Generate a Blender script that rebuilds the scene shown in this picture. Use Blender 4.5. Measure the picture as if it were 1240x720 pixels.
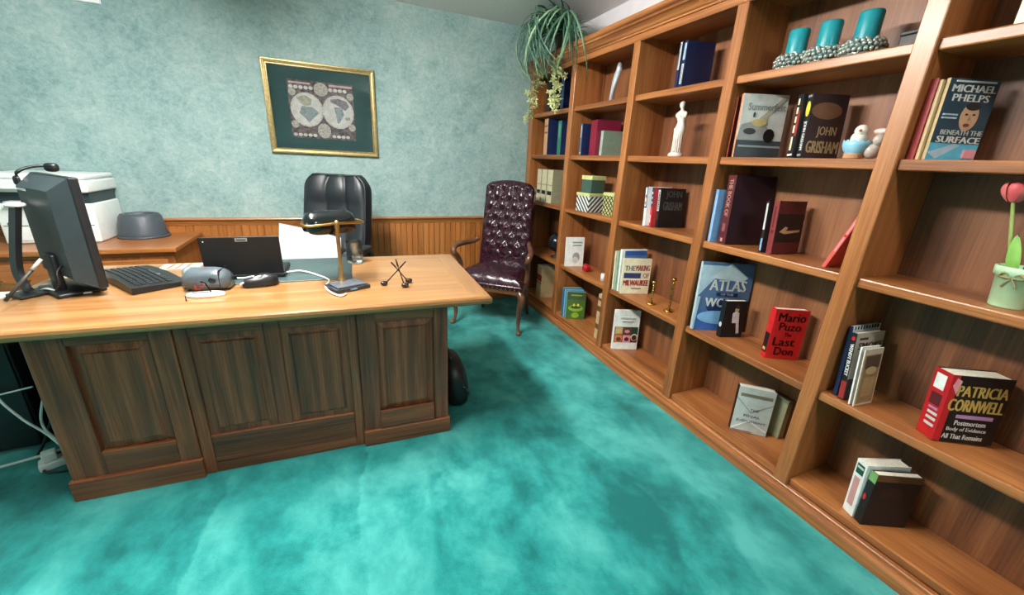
import bpy, bmesh, math, random
from mathutils import Vector, Matrix

for o in list(bpy.data.objects):
    bpy.data.objects.remove(o)
scene = bpy.context.scene
COL = scene.collection
R = math.radians
PI = math.pi

# ------------------------------------------------------------------ camera
cam_d = bpy.data.cameras.new('camera')
cam_d.sensor_fit = 'HORIZONTAL'
cam_d.sensor_width = 36.0
cam_d.lens = 481.4275 / 1240 * 36.0
cam_d.clip_start = 0.05
cam = bpy.data.objects.new('camera', cam_d)
COL.objects.link(cam)
_yaw, _pitch, _roll = 0.4170, -0.3294, 0.0516
_f = Vector((math.sin(_yaw)*math.cos(_pitch), math.cos(_yaw)*math.cos(_pitch), math.sin(_pitch)))
_r = Vector((math.cos(_yaw), -math.sin(_yaw), 0))
_u = _r.cross(_f)
_r2 = _r*math.cos(_roll) + _u*math.sin(_roll)
_u2 = -_r*math.sin(_roll) + _u*math.cos(_roll)
_m = Matrix((( _r2.x, _u2.x, -_f.x), (_r2.y, _u2.y, -_f.y), (_r2.z, _u2.z, -_f.z)))
cam.matrix_world = Matrix.Translation((0, 0, 1.35)) @ _m.to_4x4()
scene.camera = cam

# ------------------------------------------------------------------ world / exposure
world = bpy.data.worlds.new('world')
scene.world = world
world.use_nodes = True
world.node_tree.nodes['Background'].inputs[0].default_value = (0.8, 0.9, 1.0, 1)
world.node_tree.nodes['Background'].inputs[1].default_value = 0.3
vs = scene.view_settings
vs.view_transform = 'Standard'
vs.look = 'None'
vs.exposure = 0.34
vs.gamma = 1.0
vs.use_curve_mapping = False
MAIN_GLOW = 132.0    # radiance of the ceiling light over the desk
SECOND_GLOW = 32.0   # its twin behind the camera

# ------------------------------------------------------------------ materials
def lin(c):
    return tuple(((x/255.0)/12.92 if x/255.0 <= 0.04045 else ((x/255.0+0.055)/1.055)**2.4) for x in c)

MATS = {}
def new_mat(name):
    m = bpy.data.materials.new(name)
    m.use_nodes = True
    return m, m.node_tree.nodes, m.node_tree.links, m.node_tree.nodes['Principled BSDF']

def flat(name, rgb, rough=0.5, metal=0.0, var=0.06, scale=30.0, bump=0.0, spec=0.5, coat=0.0):
    """plain coloured material with a little procedural variation"""
    if name in MATS:
        return MATS[name]
    m, N, L, b = new_mat(name)
    c = lin(rgb)
    tc = N.new('ShaderNodeTexCoord')
    no = N.new('ShaderNodeTexNoise'); no.inputs['Scale'].default_value = scale; no.inputs['Detail'].default_value = 4
    L.new(tc.outputs['Object'], no.inputs['Vector'])
    rp = N.new('ShaderNodeValToRGB')
    rp.color_ramp.elements[0].position = 0.3; rp.color_ramp.elements[1].position = 0.7
    rp.color_ramp.elements[0].color = tuple(x*(1-var*2) for x in c)+(1,)
    rp.color_ramp.elements[1].color = tuple(min(1, x*(1+var*2)) for x in c)+(1,)
    L.new(no.outputs['Fac'], rp.inputs['Fac'])
    L.new(rp.outputs['Color'], b.inputs['Base Color'])
    b.inputs['Roughness'].default_value = rough
    b.inputs['Metallic'].default_value = metal
    b.inputs['Specular IOR Level'].default_value = spec
    b.inputs['Coat Weight'].default_value = coat
    if bump:
        bp = N.new('ShaderNodeBump'); bp.inputs['Strength'].default_value = bump; bp.inputs['Distance'].default_value = 0.004
        L.new(no.outputs['Fac'], bp.inputs['Height']); L.new(bp.outputs['Normal'], b.inputs['Normal'])
    MATS[name] = m
    return m

def wood(name, dark, mid, light, axis='Z', rough=0.38, grain=1.0, coat=0.15, fig=0.5):
    if name in MATS:
        return MATS[name]
    m, N, L, b = new_mat(name)
    tc = N.new('ShaderNodeTexCoord')
    oi = N.new('ShaderNodeObjectInfo')
    mul = N.new('ShaderNodeVectorMath'); mul.operation = 'SCALE'; mul.inputs['Scale'].default_value = 13.7
    cmb = N.new('ShaderNodeCombineXYZ')
    for k in range(3):
        L.new(oi.outputs['Random'], cmb.inputs[k])
    L.new(cmb.outputs[0], mul.inputs[0])
    add = N.new('ShaderNodeVectorMath'); add.operation = 'ADD'
    L.new(tc.outputs['Object'], add.inputs[0]); L.new(mul.outputs[0], add.inputs[1])
    mp = N.new('ShaderNodeMapping')
    s = {'X': (0.55, 9, 9), 'Y': (9, 0.55, 9), 'Z': (9, 9, 0.55)}[axis]
    mp.inputs['Scale'].default_value = s
    L.new(add.outputs[0], mp.inputs['Vector'])
    n1 = N.new('ShaderNodeTexNoise'); n1.inputs['Scale'].default_value = 0.9; n1.inputs['Detail'].default_value = 5; n1.inputs['Distortion'].default_value = 0.6
    L.new(mp.outputs[0], n1.inputs['Vector'])
    mp2 = N.new('ShaderNodeMapping')
    mp2.inputs['Scale'].default_value = tuple(x*12*grain if x > 1 else x*5 for x in s)
    L.new(add.outputs[0], mp2.inputs['Vector'])
    n2 = N.new('ShaderNodeTexNoise'); n2.inputs['Scale'].default_value = 1.5; n2.inputs['Detail'].default_value = 3
    L.new(mp2.outputs[0], n2.inputs['Vector'])
    # cathedral figure: wide, strongly warped growth bands
    mp3 = N.new('ShaderNodeMapping')
    mp3.inputs['Scale'].default_value = tuple(3.2 if x > 1 else .32 for x in s)
    L.new(add.outputs[0], mp3.inputs['Vector'])
    wv = N.new('ShaderNodeTexWave'); wv.wave_type = 'BANDS'; wv.bands_direction = {'X': 'Y', 'Y': 'Z', 'Z': 'X'}[axis]
    wv.inputs['Scale'].default_value = 1.5; wv.inputs['Distortion'].default_value = 9.0; wv.inputs['Detail'].default_value = 3.0; wv.inputs['Detail Scale'].default_value = 1.1
    L.new(mp3.outputs[0], wv.inputs['Vector'])
    mx0 = N.new('ShaderNodeMix'); mx0.data_type = 'FLOAT'; mx0.inputs['Factor'].default_value = fig*.6
    L.new(n1.outputs['Fac'], mx0.inputs['A']); L.new(wv.outputs['Fac'], mx0.inputs['B'])
    mx = N.new('ShaderNodeMix'); mx.data_type = 'FLOAT'; mx.inputs['Factor'].default_value = 0.45
    L.new(mx0.outputs['Result'], mx.inputs['A']); L.new(n2.outputs['Fac'], mx.inputs['B'])
    rp = N.new('ShaderNodeValToRGB')
    e = rp.color_ramp.elements
    e[0].position = 0.26; e[0].color = lin(dark)+(1,)
    e[1].position = 0.72; e[1].color = lin(light)+(1,)
    k = e.new(0.48); k.color = lin(mid)+(1,)
    L.new(mx.outputs['Result'], rp.inputs['Fac'])
    L.new(rp.outputs['Color'], b.inputs['Base Color'])
    b.inputs['Roughness'].default_value = rough
    b.inputs['Coat Weight'].default_value = coat
    b.inputs['Coat Roughness'].default_value = 0.2
    bp = N.new('ShaderNodeBump'); bp.inputs['Strength'].default_value = 0.12; bp.inputs['Distance'].default_value = 0.002
    L.new(n2.outputs['Fac'], bp.inputs['Height']); L.new(bp.outputs['Normal'], b.inputs['Normal'])
    MATS[name] = m
    return m

def wallpaper():
    m, N, L, b = new_mat('wallpaper')
    tc = N.new('ShaderNodeTexCoord')
    def noise(s, d, r, dist=0.0):
        n = N.new('ShaderNodeTexNoise'); n.inputs['Scale'].default_value = s; n.inputs['Detail'].default_value = d
        n.inputs['Roughness'].default_value = r; n.inputs['Distortion'].default_value = dist
        L.new(tc.outputs['Object'], n.inputs['Vector']); return n
    a = noise(2.2, 5, 0.6); c = noise(9, 6, 0.68, 0.8); d = noise(38, 4, 0.7, 0.6)
    m1 = N.new('ShaderNodeMix'); m1.data_type = 'FLOAT'; m1.inputs['Factor'].default_value = 0.5
    L.new(a.outputs['Fac'], m1.inputs['A']); L.new(c.outputs['Fac'], m1.inputs['B'])
    m2 = N.new('ShaderNodeMix'); m2.data_type = 'FLOAT'; m2.inputs['Factor'].default_value = 0.33
    L.new(m1.outputs['Result'], m2.inputs['A']); L.new(d.outputs['Fac'], m2.inputs['B'])
    rp = N.new('ShaderNodeValToRGB'); e = rp.color_ramp.elements
    e[0].position = 0.34; e[0].color = lin((108, 138, 138))+(1,)
    e[1].position = 0.66; e[1].color = lin((182, 198, 194))+(1,)
    k = e.new(0.48); k.color = lin((144, 172, 170))+(1,)
    L.new(m2.outputs['Result'], rp.inputs['Fac'])
    L.new(rp.outputs['Color'], b.inputs['Base Color'])
    b.inputs['Roughness'].default_value = 0.75
    b.inputs['Specular IOR Level'].default_value = 0.25
    MATS['wallpaper'] = m
    return m

def carpet():
    m, N, L, b = new_mat('carpet')
    tc = N.new('ShaderNodeTexCoord')
    mp = N.new('ShaderNodeMapping'); mp.inputs['Scale'].default_value = (1.5, 1.2, 1); mp.inputs['Rotation'].default_value = (0, 0, R(20))
    L.new(tc.outputs['Object'], mp.inputs['Vector'])
    a = N.new('ShaderNodeTexNoise'); a.inputs['Scale'].default_value = 2.2; a.inputs['Detail'].default_value = 7; a.inputs['Roughness'].default_value = 0.62; a.inputs['Distortion'].default_value = 0.15
    L.new(mp.outputs[0], a.inputs['Vector'])
    # brushed vacuum lanes: cells of leaning pile
    mpv = N.new('ShaderNodeMapping'); mpv.inputs['Scale'].default_value = (3.2, 1.1, 1); mpv.inputs['Rotation'].default_value = (0, 0, R(-35))
    wn = N.new('ShaderNodeMix'); wn.data_type = 'VECTOR'; wn.inputs['Factor'].default_value = 0.12
    L.new(tc.outputs['Object'], wn.inputs['A']); L.new(a.outputs['Color'], wn.inputs['B'])
    L.new(wn.outputs['Result'], mpv.inputs['Vector'])
    v = N.new('ShaderNodeTexVoronoi'); v.feature = 'SMOOTH_F1'; v.inputs['Scale'].default_value = 1.4; v.inputs['Smoothness'].default_value = 0.12
    L.new(mpv.outputs[0], v.inputs['Vector'])
    sep = N.new('ShaderNodeSeparateColor'); L.new(v.outputs['Color'], sep.inputs[0])
    f = N.new('ShaderNodeTexNoise'); f.inputs['Scale'].default_value = 260; f.inputs['Detail'].default_value = 3; f.inputs['Roughness'].default_value = 0.8
    L.new(tc.outputs['Object'], f.inputs['Vector'])
    m1 = N.new('ShaderNodeMix'); m1.data_type = 'FLOAT'; m1.inputs['Factor'].default_value = 0.10
    L.new(a.outputs['Fac'], m1.inputs['A']); L.new(sep.outputs[0], m1.inputs['B'])
    m2 = N.new('ShaderNodeMix'); m2.data_type = 'FLOAT'; m2.inputs['Factor'].default_value = 0.14
    L.new(m1.outputs['Result'], m2.inputs['A']); L.new(f.outputs['Fac'], m2.inputs['B'])
    rp = N.new('ShaderNodeValToRGB'); e = rp.color_ramp.elements
    e[0].position = 0.38; e[0].color = lin((10, 100, 98))+(1,)
    e[1].position = 0.62; e[1].color = lin((76, 168, 162))+(1,)
    k = e.new(0.48); k.color = lin((34, 134, 130))+(1,)
    L.new(m2.outputs['Result'], rp.inputs['Fac'])
    L.new(rp.outputs['Color'], b.inputs['Base Color'])
    b.inputs['Roughness'].default_value = 0.95
    b.inputs['Specular IOR Level'].default_value = 0.1
    b.inputs['Sheen Weight'].default_value = 0.15
    bp = N.new('ShaderNodeBump'); bp.inputs['Strength'].default_value = 0.5; bp.inputs['Distance'].default_value = 0.006
    L.new(f.outputs['Fac'], bp.inputs['Height']); L.new(bp.outputs['Normal'], b.inputs['Normal'])
    MATS['carpet'] = m
    return m

def glass(name, tint=(255, 255, 255), rough=0.02):
    if name in MATS:
        return MATS[name]
    m, N, L, b = new_mat(name)
    b.inputs['Base Color'].default_value = lin(tint)+(1,)
    b.inputs['Transmission Weight'].default_value = 1.0
    b.inputs['Roughness'].default_value = rough
    b.inputs['IOR'].default_value = 1.45
    MATS[name] = m
    return m

def emit(name, rgb, s):
    m, N, L, b = new_mat(name)
    b.inputs['Base Color'].default_value = lin(rgb)+(1,)
    b.inputs['Emission Color'].default_value = lin(rgb)+(1,)
    b.inputs['Emission Strength'].default_value = s
    MATS[name] = m
    return m

# ------------------------------------------------------------------ mesh builder
class MB:
    def __init__(self):
        self.v = []; self.f = []; self.s = []
    def add(self, vs, fs, smooth=False, M=None):
        o = len(self.v)
        for p in vs:
            p = Vector(p)
            if M is not None:
                p = M @ p
            self.v.append(p)
        for q in fs:
            self.f.append([o+i for i in q]); self.s.append(smooth)
        return self
    def box(self, x0, x1, y0, y1, z0, z1, M=None):
        v = [(x0, y0, z0), (x1, y0, z0), (x1, y1, z0), (x0, y1, z0), (x0, y0, z1), (x1, y0, z1), (x1, y1, z1), (x0, y1, z1)]
        f = [(3, 2, 1, 0), (4, 5, 6, 7), (0, 1, 5, 4), (1, 2, 6, 5), (2, 3, 7, 6), (3, 0, 4, 7)]
        return self.add(v, f, False, M)
    def rbox(self, x0, x1, y0, y1, z0, z1, bev=0.004, seg=2, M=None):
        bm = bmesh.new()
        bmesh.ops.create_cube(bm, size=1)
        for w in bm.verts:
            w.co = Vector(((x0+x1)/2+w.co.x*(x1-x0), (y0+y1)/2+w.co.y*(y1-y0), (z0+z1)/2+w.co.z*(z1-z0)))
        bev = min(bev, 0.49*min(abs(x1-x0), abs(y1-y0), abs(z1-z0)))
        bmesh.ops.bevel(bm, geom=list(bm.edges), offset=bev, segments=seg, affect='EDGES', profile=0.5)
        bm.verts.index_update()
        v = [w.co.copy() for w in bm.verts]; f = [[q.index for q in p.verts] for p in bm.faces]
        bm.free()
        return self.add(v, f, seg > 1 and bev > 0.006, M)
    def lathe(self, prof, seg=20, M=None, smooth=True, cap=True):
        """prof: (radius, z) list"""
        v = []; f = []
        n = len(prof)
        for i in range(seg):
            a = 2*PI*i/seg
            for r, z in prof:
                v.append((r*math.cos(a), r*math.sin(a), z))
        for i in range(seg):
            j = (i+1) % seg
            for k in range(n-1):
                f.append((i*n+k, j*n+k, j*n+k+1, i*n+k+1))
        if cap:
            if prof[0][0] > 1e-5:
                f.append([i*n for i in range(seg)][::-1])
            if prof[-1][0] > 1e-5:
                f.append([i*n+n-1 for i in range(seg)])
        return self.add(v, f, smooth, M)
    def cyl(self, p0, p1, r0, r1=None, seg=14):
        p0 = Vector(p0); p1 = Vector(p1); r1 = r0 if r1 is None else r1
        d = p1-p0
        q = d.to_track_quat('Z', 'Y').to_matrix().to_4x4()
        return self.lathe([(r0, 0), (r1, d.length)], seg, Matrix.Translation(p0) @ q)
    def tube(self, pts, r, seg=8, closed=False, smooth=True):
        pts = [Vector(p) for p in pts]
        n = len(pts)
        rs = r if isinstance(r, (list, tuple)) else [r]*n
        t0 = (pts[1]-pts[0]).normalized()
        up = Vector((0, 0, 1)) if abs(t0.z) < 0.9 else Vector((1, 0, 0))
        nrm = t0.cross(up).normalized()
        v = []; f = []
        for i in range(n):
            a = pts[max(i-1, 0)]; c = pts[min(i+1, n-1)]
            t = (c-a).normalized()
            nrm = (nrm - t*nrm.dot(t))
            nrm = nrm.normalized() if nrm.length > 1e-6 else t.orthogonal().normalized()
            bn = t.cross(nrm)
            for k in range(seg):
                an = 2*PI*k/seg
                v.append(pts[i] + (nrm*math.cos(an) + bn*math.sin(an))*rs[i])
        for i in range(n-1):
            for k in range(seg):
                k2 = (k+1) % seg
                f.append((i*seg+k, i*seg+k2, (i+1)*seg+k2, (i+1)*seg+k))
        f.append(list(range(seg))[::-1]); f.append([(n-1)*seg+k for k in range(seg)])
        return self.add(v, f, smooth)
    def prism(self, poly, axis, a0, a1, smooth=False, M=None):
        """poly: 2D outline; extruded along axis ('X': poly=(y,z), 'Y': (x,z), 'Z': (x,y))"""
        def P(p, a):
            return {'X': (a, p[0], p[1]), 'Y': (p[0], a, p[1]), 'Z': (p[0], p[1], a)}[axis]
        n = len(poly)
        v = [P(p, a0) for p in poly]+[P(p, a1) for p in poly]
        f = [list(range(n)), list(range(2*n-1, n-1, -1))]
        for i in range(n):
            j = (i+1) % n
            f.append((i, n+i, n+j, j))
        return self.add(v, f, smooth, M)
    def sup(self, c, r, e1=0.5, e2=0.5, nu=24, nv=14, M=None):
        """superellipsoid cushion"""
        def sp(x, e):
            return math.copysign(abs(x)**e, x)
        v = []; f = []
        for j in range(nv+1):
            ph = -PI/2+PI*j/nv
            for i in range(nu):
                th = 2*PI*i/nu
                v.append((c[0]+r[0]*sp(math.cos(ph), e1)*sp(math.cos(th), e2),
                          c[1]+r[1]*sp(math.cos(ph), e1)*sp(math.sin(th), e2),
                          c[2]+r[2]*sp(math.sin(ph), e1)))
        for j in range(nv):
            for i in range(nu):
                k = (i+1) % nu
                f.append((j*nu+i, j*nu+k, (j+1)*nu+k, (j+1)*nu+i))
        return self.add(v, f, True, M)
    def grid(self, fn, nu, nv, smooth=True, flip=False):
        v = [fn(i/nu, j/nv) for j in range(nv+1) for i in range(nu+1)]
        f = []
        for j in range(nv):
            for i in range(nu):
                a = j*(nu+1)+i
                q = (a, a+1, a+nu+2, a+nu+1)
                f.append(q[::-1] if flip else q)
        return self.add(v, f, smooth)
    def mesh(self, name):
        me = bpy.data.meshes.new(name)
        me.from_pydata([tuple(p) for p in self.v], [], self.f)
        me.polygons.foreach_set('use_smooth', self.s)
        bm = bmesh.new(); bm.from_mesh(me)
        bmesh.ops.recalc_face_normals(bm, faces=bm.faces)
        bm.to_mesh(me); bm.free()
        me.update()
        return me
    def build(self, name, mat, parent=None, loc=None, rot=None):
        return mk(name, self.mesh(name), mat, parent, loc, rot)

def mk(name, me, mat, parent=None, loc=None, rot=None):
    o = bpy.data.objects.new(name, me)
    COL.objects.link(o)
    if mat is not None and not me.materials:
        me.materials.append(mat)
    if parent is not None:
        o.parent = parent
    if loc is not None:
        o.location = loc
    if rot is not None:
        o.rotation_euler = rot
    return o

def tag(o, label, cat, group=None):
    o['label'] = label; o['category'] = cat
    if group:
        o['group'] = group
    return o

def thing(name, label, cat, loc=(0, 0, 0), rotz=0.0, group=None):
    o = bpy.data.objects.new(name, None)
    o.empty_display_size = 0.05
    COL.objects.link(o)
    o.location = loc
    o.rotation_euler = (0, 0, rotz)
    return tag(o, label, cat, group)

def struct(o):
    o['kind'] = 'structure'
    return o

def catmull(pts, n=8):
    pts = [Vector(p) for p in pts]
    out = []
    for i in range(len(pts)-1):
        p0 = pts[max(i-1, 0)]; p1 = pts[i]; p2 = pts[i+1]; p3 = pts[min(i+2, len(pts)-1)]
        for k in range(n):
            t = k/n
            out.append(0.5*((2*p1)+(-p0+p2)*t+(2*p0-5*p1+4*p2-p3)*t*t+(-p0+3*p1-3*p2+p3)*t**3))
    out.append(pts[-1])
    return out

_tcache = {}
def text_mesh(body, bold=False):
    """lettering outline as (verts2d, faces) in a unit box 0..1 x 0..1"""
    key = (body, bold)
    if key in _tcache:
        return _tcache[key]
    cu = bpy.data.curves.new('lettering', 'FONT')
    cu.body = body
    cu.align_x = 'CENTER'
    cu.space_line = 0.85
    cu.resolution_u = 2
    o = bpy.data.objects.new('lettering', cu)
    COL.objects.link(o)
    dg = bpy.context.evaluated_depsgraph_get()
    me = bpy.data.meshes.new_from_object(o.evaluated_get(dg))
    vs = [v.co.copy() for v in me.vertices]; fs = [list(p.vertices) for p in me.polygons]
    bpy.data.objects.remove(o); bpy.data.curves.remove(cu); bpy.data.meshes.remove(me)
    x0 = min(v.x for v in vs); x1 = max(v.x for v in vs); y0 = min(v.y for v in vs); y1 = max(v.y for v in vs)
    vs = [((v.x-x0)/(x1-x0), (v.y-y0)/(y1-y0)) for v in vs]
    if bold:                                 # heavier strokes: overlaid, slightly shifted outlines
        n = len(vs); d = .012*min(1.0, 7/len(body))
        base = vs; bf = fs
        vs = [(p[0]*(1-2*d)+d+k*d, p[1]) for k in (-1, 0, 1) for p in base]
        fs = [[i+n*k for i in f] for k in range(3) for f in bf]
    _tcache[key] = (vs, fs)
    return _tcache[key]

# ================================================================== room shell
X_L, X_R, Y_F, Y_B, Z_C = -2.9, 1.99, -2.2, 3.656, 2.45
M_WALL = wallpaper()
M_CARPET = carpet()
M_WHITE = flat('white_paint', (240, 236, 240), 0.8, var=0.02, scale=8)
M_CEIL = flat('ceiling_paint', (242, 240, 240), 0.9, var=0.03, scale=60, bump=0.15)
OAK = dict(dark=(100, 55, 26), mid=(154, 93, 48), light=(192, 128, 74))
oak_x = wood('oak_x', axis='X', **OAK); oak_y = wood('oak_y', axis='Y', **OAK); oak_z = wood('oak_z', axis='Z', fig=.2, **OAK)
oak_panel = wood('oak_panel', (84, 47, 26), (124, 75, 44), (152, 100, 62), axis='Z', rough=0.5, coat=0.05, fig=0.7)

def slab(name, x0, x1, y0, y1, z0, z1, mat):
    return struct(MB().box(x0, x1, y0, y1, z0, z1).build(name, mat))
slab('floor', X_L-.1, X_R+.1, Y_F-.1, Y_B+.1, -0.1, 0.0, M_CARPET)
slab('ceiling', X_L-.1, X_R+.1, Y_F-.1, Y_B+.1, Z_C, Z_C+0.1, M_CEIL)
slab('wall_back', X_L-.1, X_R+.1, Y_B, Y_B+0.1, 0, Z_C, M_WALL)
slab('wall_right', X_R, X_R+0.1, Y_F, Y_B, 0, Z_C, M_WHITE)
slab('wall_left', X_L-0.1, X_L, Y_F, Y_B, 0, Z_C, M_WALL)
slab('wall_front', X_L-.1, X_R+.1, Y_F-0.1, Y_F, 0, Z_C, M_WALL)

# wainscot along the back wall: separate beaded boards under a moulded chair rail
wz = wood('wainscot_oak', (124, 72, 30), (172, 106, 50), (192, 126, 64), axis='Z', rough=0.42, fig=0.2)
wx = wood('wainscot_oak_x', (124, 72, 30), (172, 106, 50), (192, 126, 64), axis='X', rough=0.4, fig=0.2)
rail = MB().prism([(Y_B, .785), (Y_B-.016, .785), (Y_B-.020, .800), (Y_B-.026, .806), (Y_B-.026, .818), (Y_B-.040, .824), (Y_B-.044, .831), (Y_B-.040, .839), (Y_B, .841)], 'X', X_L, 1.693)
trim = struct(rail.build('trim_1', wx))
pw = 0.1
pm = MB()
for k in (0, 1):
    x0 = k*pw/2
    pm.prism([(x0+.001, 0), (x0+.001, -.008), (x0+.004, -.012), (x0+.043, -.012), (x0+.046, -.008), (x0+.046, -.004), (x0+.05, -.004), (x0+.05, 0)], 'Z', 0.0, .786)
pme = pm.mesh('plank')
x = X_L
while x < 1.68:
    mk('plank', pme, wz, trim, (x, Y_B, 0))
    x += pw
bb = struct(MB().prism([(Y_B, 0), (Y_B-.022, 0), (Y_B-.022, .07), (Y_B-.016, .085), (Y_B, .09)], 'X', X_L, 1.69).build('baseboard_back', wx))

# ================================================================== ceiling lights
M_BRASS = flat('brass', (186, 150, 84), 0.3, 1.0, var=0.05)
def ceiling_light(loc, glow, label):
    """four-foot fluorescent wrap fixture running along the room"""
    t = thing('ceiling_light', label, 'ceiling light', loc, 0, 'long ceiling lights')
    w = flat('fixture_white', (235, 235, 232), .5)
    MB().rbox(-.07, .07, -.61, .61, -.045, 0, .004, 1).build('housing', w, t)
    MB().prism([(-.085, -.046), (-.09, -.062), (-.082, -.105), (-.055, -.128), (.055, -.128), (.082, -.105), (.09, -.062), (.085, -.046)], 'Y', -.60, .60).build('diffuser', emit('lit_diffuser_%d' % glow, (255, 252, 246), glow), t)
    for sy in (-1, 1):
        MB().rbox(-.093, .093, sy*.606-.007, sy*.606+.007, -.132, 0, .003, 1).build('end_cap', w, t)
    return t
ceiling_light((-.42, 1.75, Z_C), MAIN_GLOW, 'long white ceiling light above the desk')
ceiling_light((.95, -.95, Z_C), SECOND_GLOW, 'long white ceiling light behind the viewer, near the bookcase')

# ================================================================== bookcase
XB = 1.695; XK = 1.965
UF = [3.654, 2.937, 2.233, 1.535, 0.837, 0.139, -0.559]       # far edge of every upright
UW = 0.057
UN = [3.581] + [u-UW for u in UF[1:]]                          # near edge
SZ = [1.766, 1.419, 1.013, 0.539, 0.106]                       # shelf tops
ST = 0.035
BL = Vector((1.83, 1.55, 0))
bc = thing('bookcase', 'tall built-in oak bookcase filling the right wall', 'bookcase', BL)
def bpart(mb, name, mat):
    return mb.build(name, mat, bc, -BL)
for f, n in zip(UF, UN):
    bpart(MB().rbox(XB, XK+.01, n, f, 0.0, 2.09, .003, 1), 'upright', oak_z)
for c in range(6):
    y1 = UN[c]; y0 = UF[c+1]
    bpart(MB().box(XK, XK+.012, y0, y1, .05, 2.09), 'back_panel', oak_panel)
    for z in SZ:
        bpart(MB().rbox(XB+.018, XK, y0, y1, z-ST, z, .005, 2), 'shelf', oak_y)
    bpart(MB().box(XB+.02, XK, y0, y1, 2.07, 2.085), 'top_panel', oak_y)
bpart(MB().rbox(XB-.002, XB+.02, UF[-1]-UW, 3.654, 2.047, 2.095, .002, 1), 'header_rail', oak_y)
bpart(MB().prism([(1.70, 2.085), (1.684, 2.085), (1.684, 2.094), (1.676, 2.098), (1.668, 2.110), (1.654, 2.122), (1.644, 2.126), (1.644, 2.136), (1.632, 2.142), (1.626, 2.150), (1.626, 2.168), (1.70, 2.168)], 'Y', UF[-1]-UW, 3.654), 'crown_molding', oak_y)
bpart(MB().box(1.70, 1.985, UF[-1]-UW, 3.654, 2.13, 2.15), 'top_board', oak_y)
bpart(MB().rbox(XB-.004, XB+.02, UF[-1]-UW, 3.654, 0.0, .072, .003, 1), 'base_rail', oak_y)
bpart(MB().prism([(XB-.004, 0), (XB-.022, 0), (XB-.022, .042), (XB-.018, .05), (XB-.010, .055), (XB-.004, .056)], 'Y', UF[-1]-UW, 3.654), 'base_molding', oak_y)

# ================================================================== desk
DT = dict(dark=(114, 76, 40), mid=(150, 106, 62), light=(174, 132, 84))
DF = dict(dark=(40, 20, 11), mid=(112, 60, 34), light=(162, 96, 56))
dtop_x = wood('desk_top_x', axis='X', rough=0.28, coat=0.35, fig=0.25, **DT)
dtop_y = wood('desk_top_y', axis='Y', rough=0.28, coat=0.35, fig=0.25, **DT)
df_x = wood('desk_front_x', axis='X', rough=0.42, fig=0.4, **DF)
df_z = wood('desk_front_z', axis='Z', rough=0.42, fig=0.4, **DF)
desk = thing('executive_desk', 'large oak executive desk with raised front panels', 'desk', (-.310, 1.662, 0), R(-2.2))
HX, DD, BW = .915, .86, .09
T0, T1 = .722, .76
def border(poly_x0, poly_x1, y0, y1, name, mat, edge):
    return MB().rbox(poly_x0, poly_x1, y0, y1, T0, T1, .010, 3).build(name, mat, desk)
# mitred border boards round a central field
def miter(pts, mat):
    mb = MB()
    n = len(pts)
    mb.prism(pts, 'Z', T0+.004, T1)
    o = mb.build('border_board', mat, desk)
    return o
MB().box(-HX+BW, HX-BW, BW, DD-BW, T0+.004, T1-.0006).build('desktop_field', dtop_x, desk)
miter([(-HX, 0), (HX, 0), (HX-BW, BW-.0008), (-HX+BW, BW-.0008)], dtop_x)
miter([(-HX, DD), (-HX+BW, DD-BW+.0008), (HX-BW, DD-BW+.0008), (HX, DD)], dtop_x)
miter([(HX, 0.0), (HX, DD), (HX-BW+.0008, DD-BW), (HX-BW+.0008, BW)], dtop_y)
miter([(-HX, 0.0), (-HX+BW-.0008, BW), (-HX+BW-.0008, DD-BW), (-HX, DD)], dtop_y)
# rounded edge moulding round the top
def nose(a, b, out, mat):
    prof = [(0, T0), (.006, T0+.001), (.012, T0+.008), (.014, T0+.019), (.012, T0+.030), (.006, T0+.0365), (0, T1)]
    a = Vector(a); b = Vector(b); out = Vector(out); along = (b-a).normalized()
    v = []
    for p, sg in ((a, -1), (b, 1)):
        for d, z in prof:
            q = p+out*d+along*sg*d
            v.append((q.x, q.y, z))
    n = len(prof)
    f = [(i, i+1, n+i+1, n+i) for i in range(n-1)]+[list(range(n)), list(range(n, 2*n)), (0, n-1, 2*n-1, n)]
    MB().add(v, f, False).build('edge_molding', mat, desk)
nose((-HX, 0), (HX, 0), (0, -1), dtop_x); nose((HX, DD), (-HX, DD), (0, 1), dtop_x)
nose((HX, 0), (HX, DD), (1, 0), dtop_y); nose((-HX, DD), (-HX, 0), (-1, 0), dtop_y)
MB().box(-.75, .75, .07, DD-.06, T0-.014, T0+.004).build('top_support', df_x, desk)
YF = .088                                          # face of the frames
for (a, b) in ((-.735, -.318), (.338, .742)):
    MB().box(a, b, YF+.016, DD-.09, .0, T0-.012).build('pedestal', df_z, desk)
MB().box(-.318, .338, YF+.018, YF+.036, .0, T0-.012).build('modesty_panel', df_z, desk)
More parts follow.
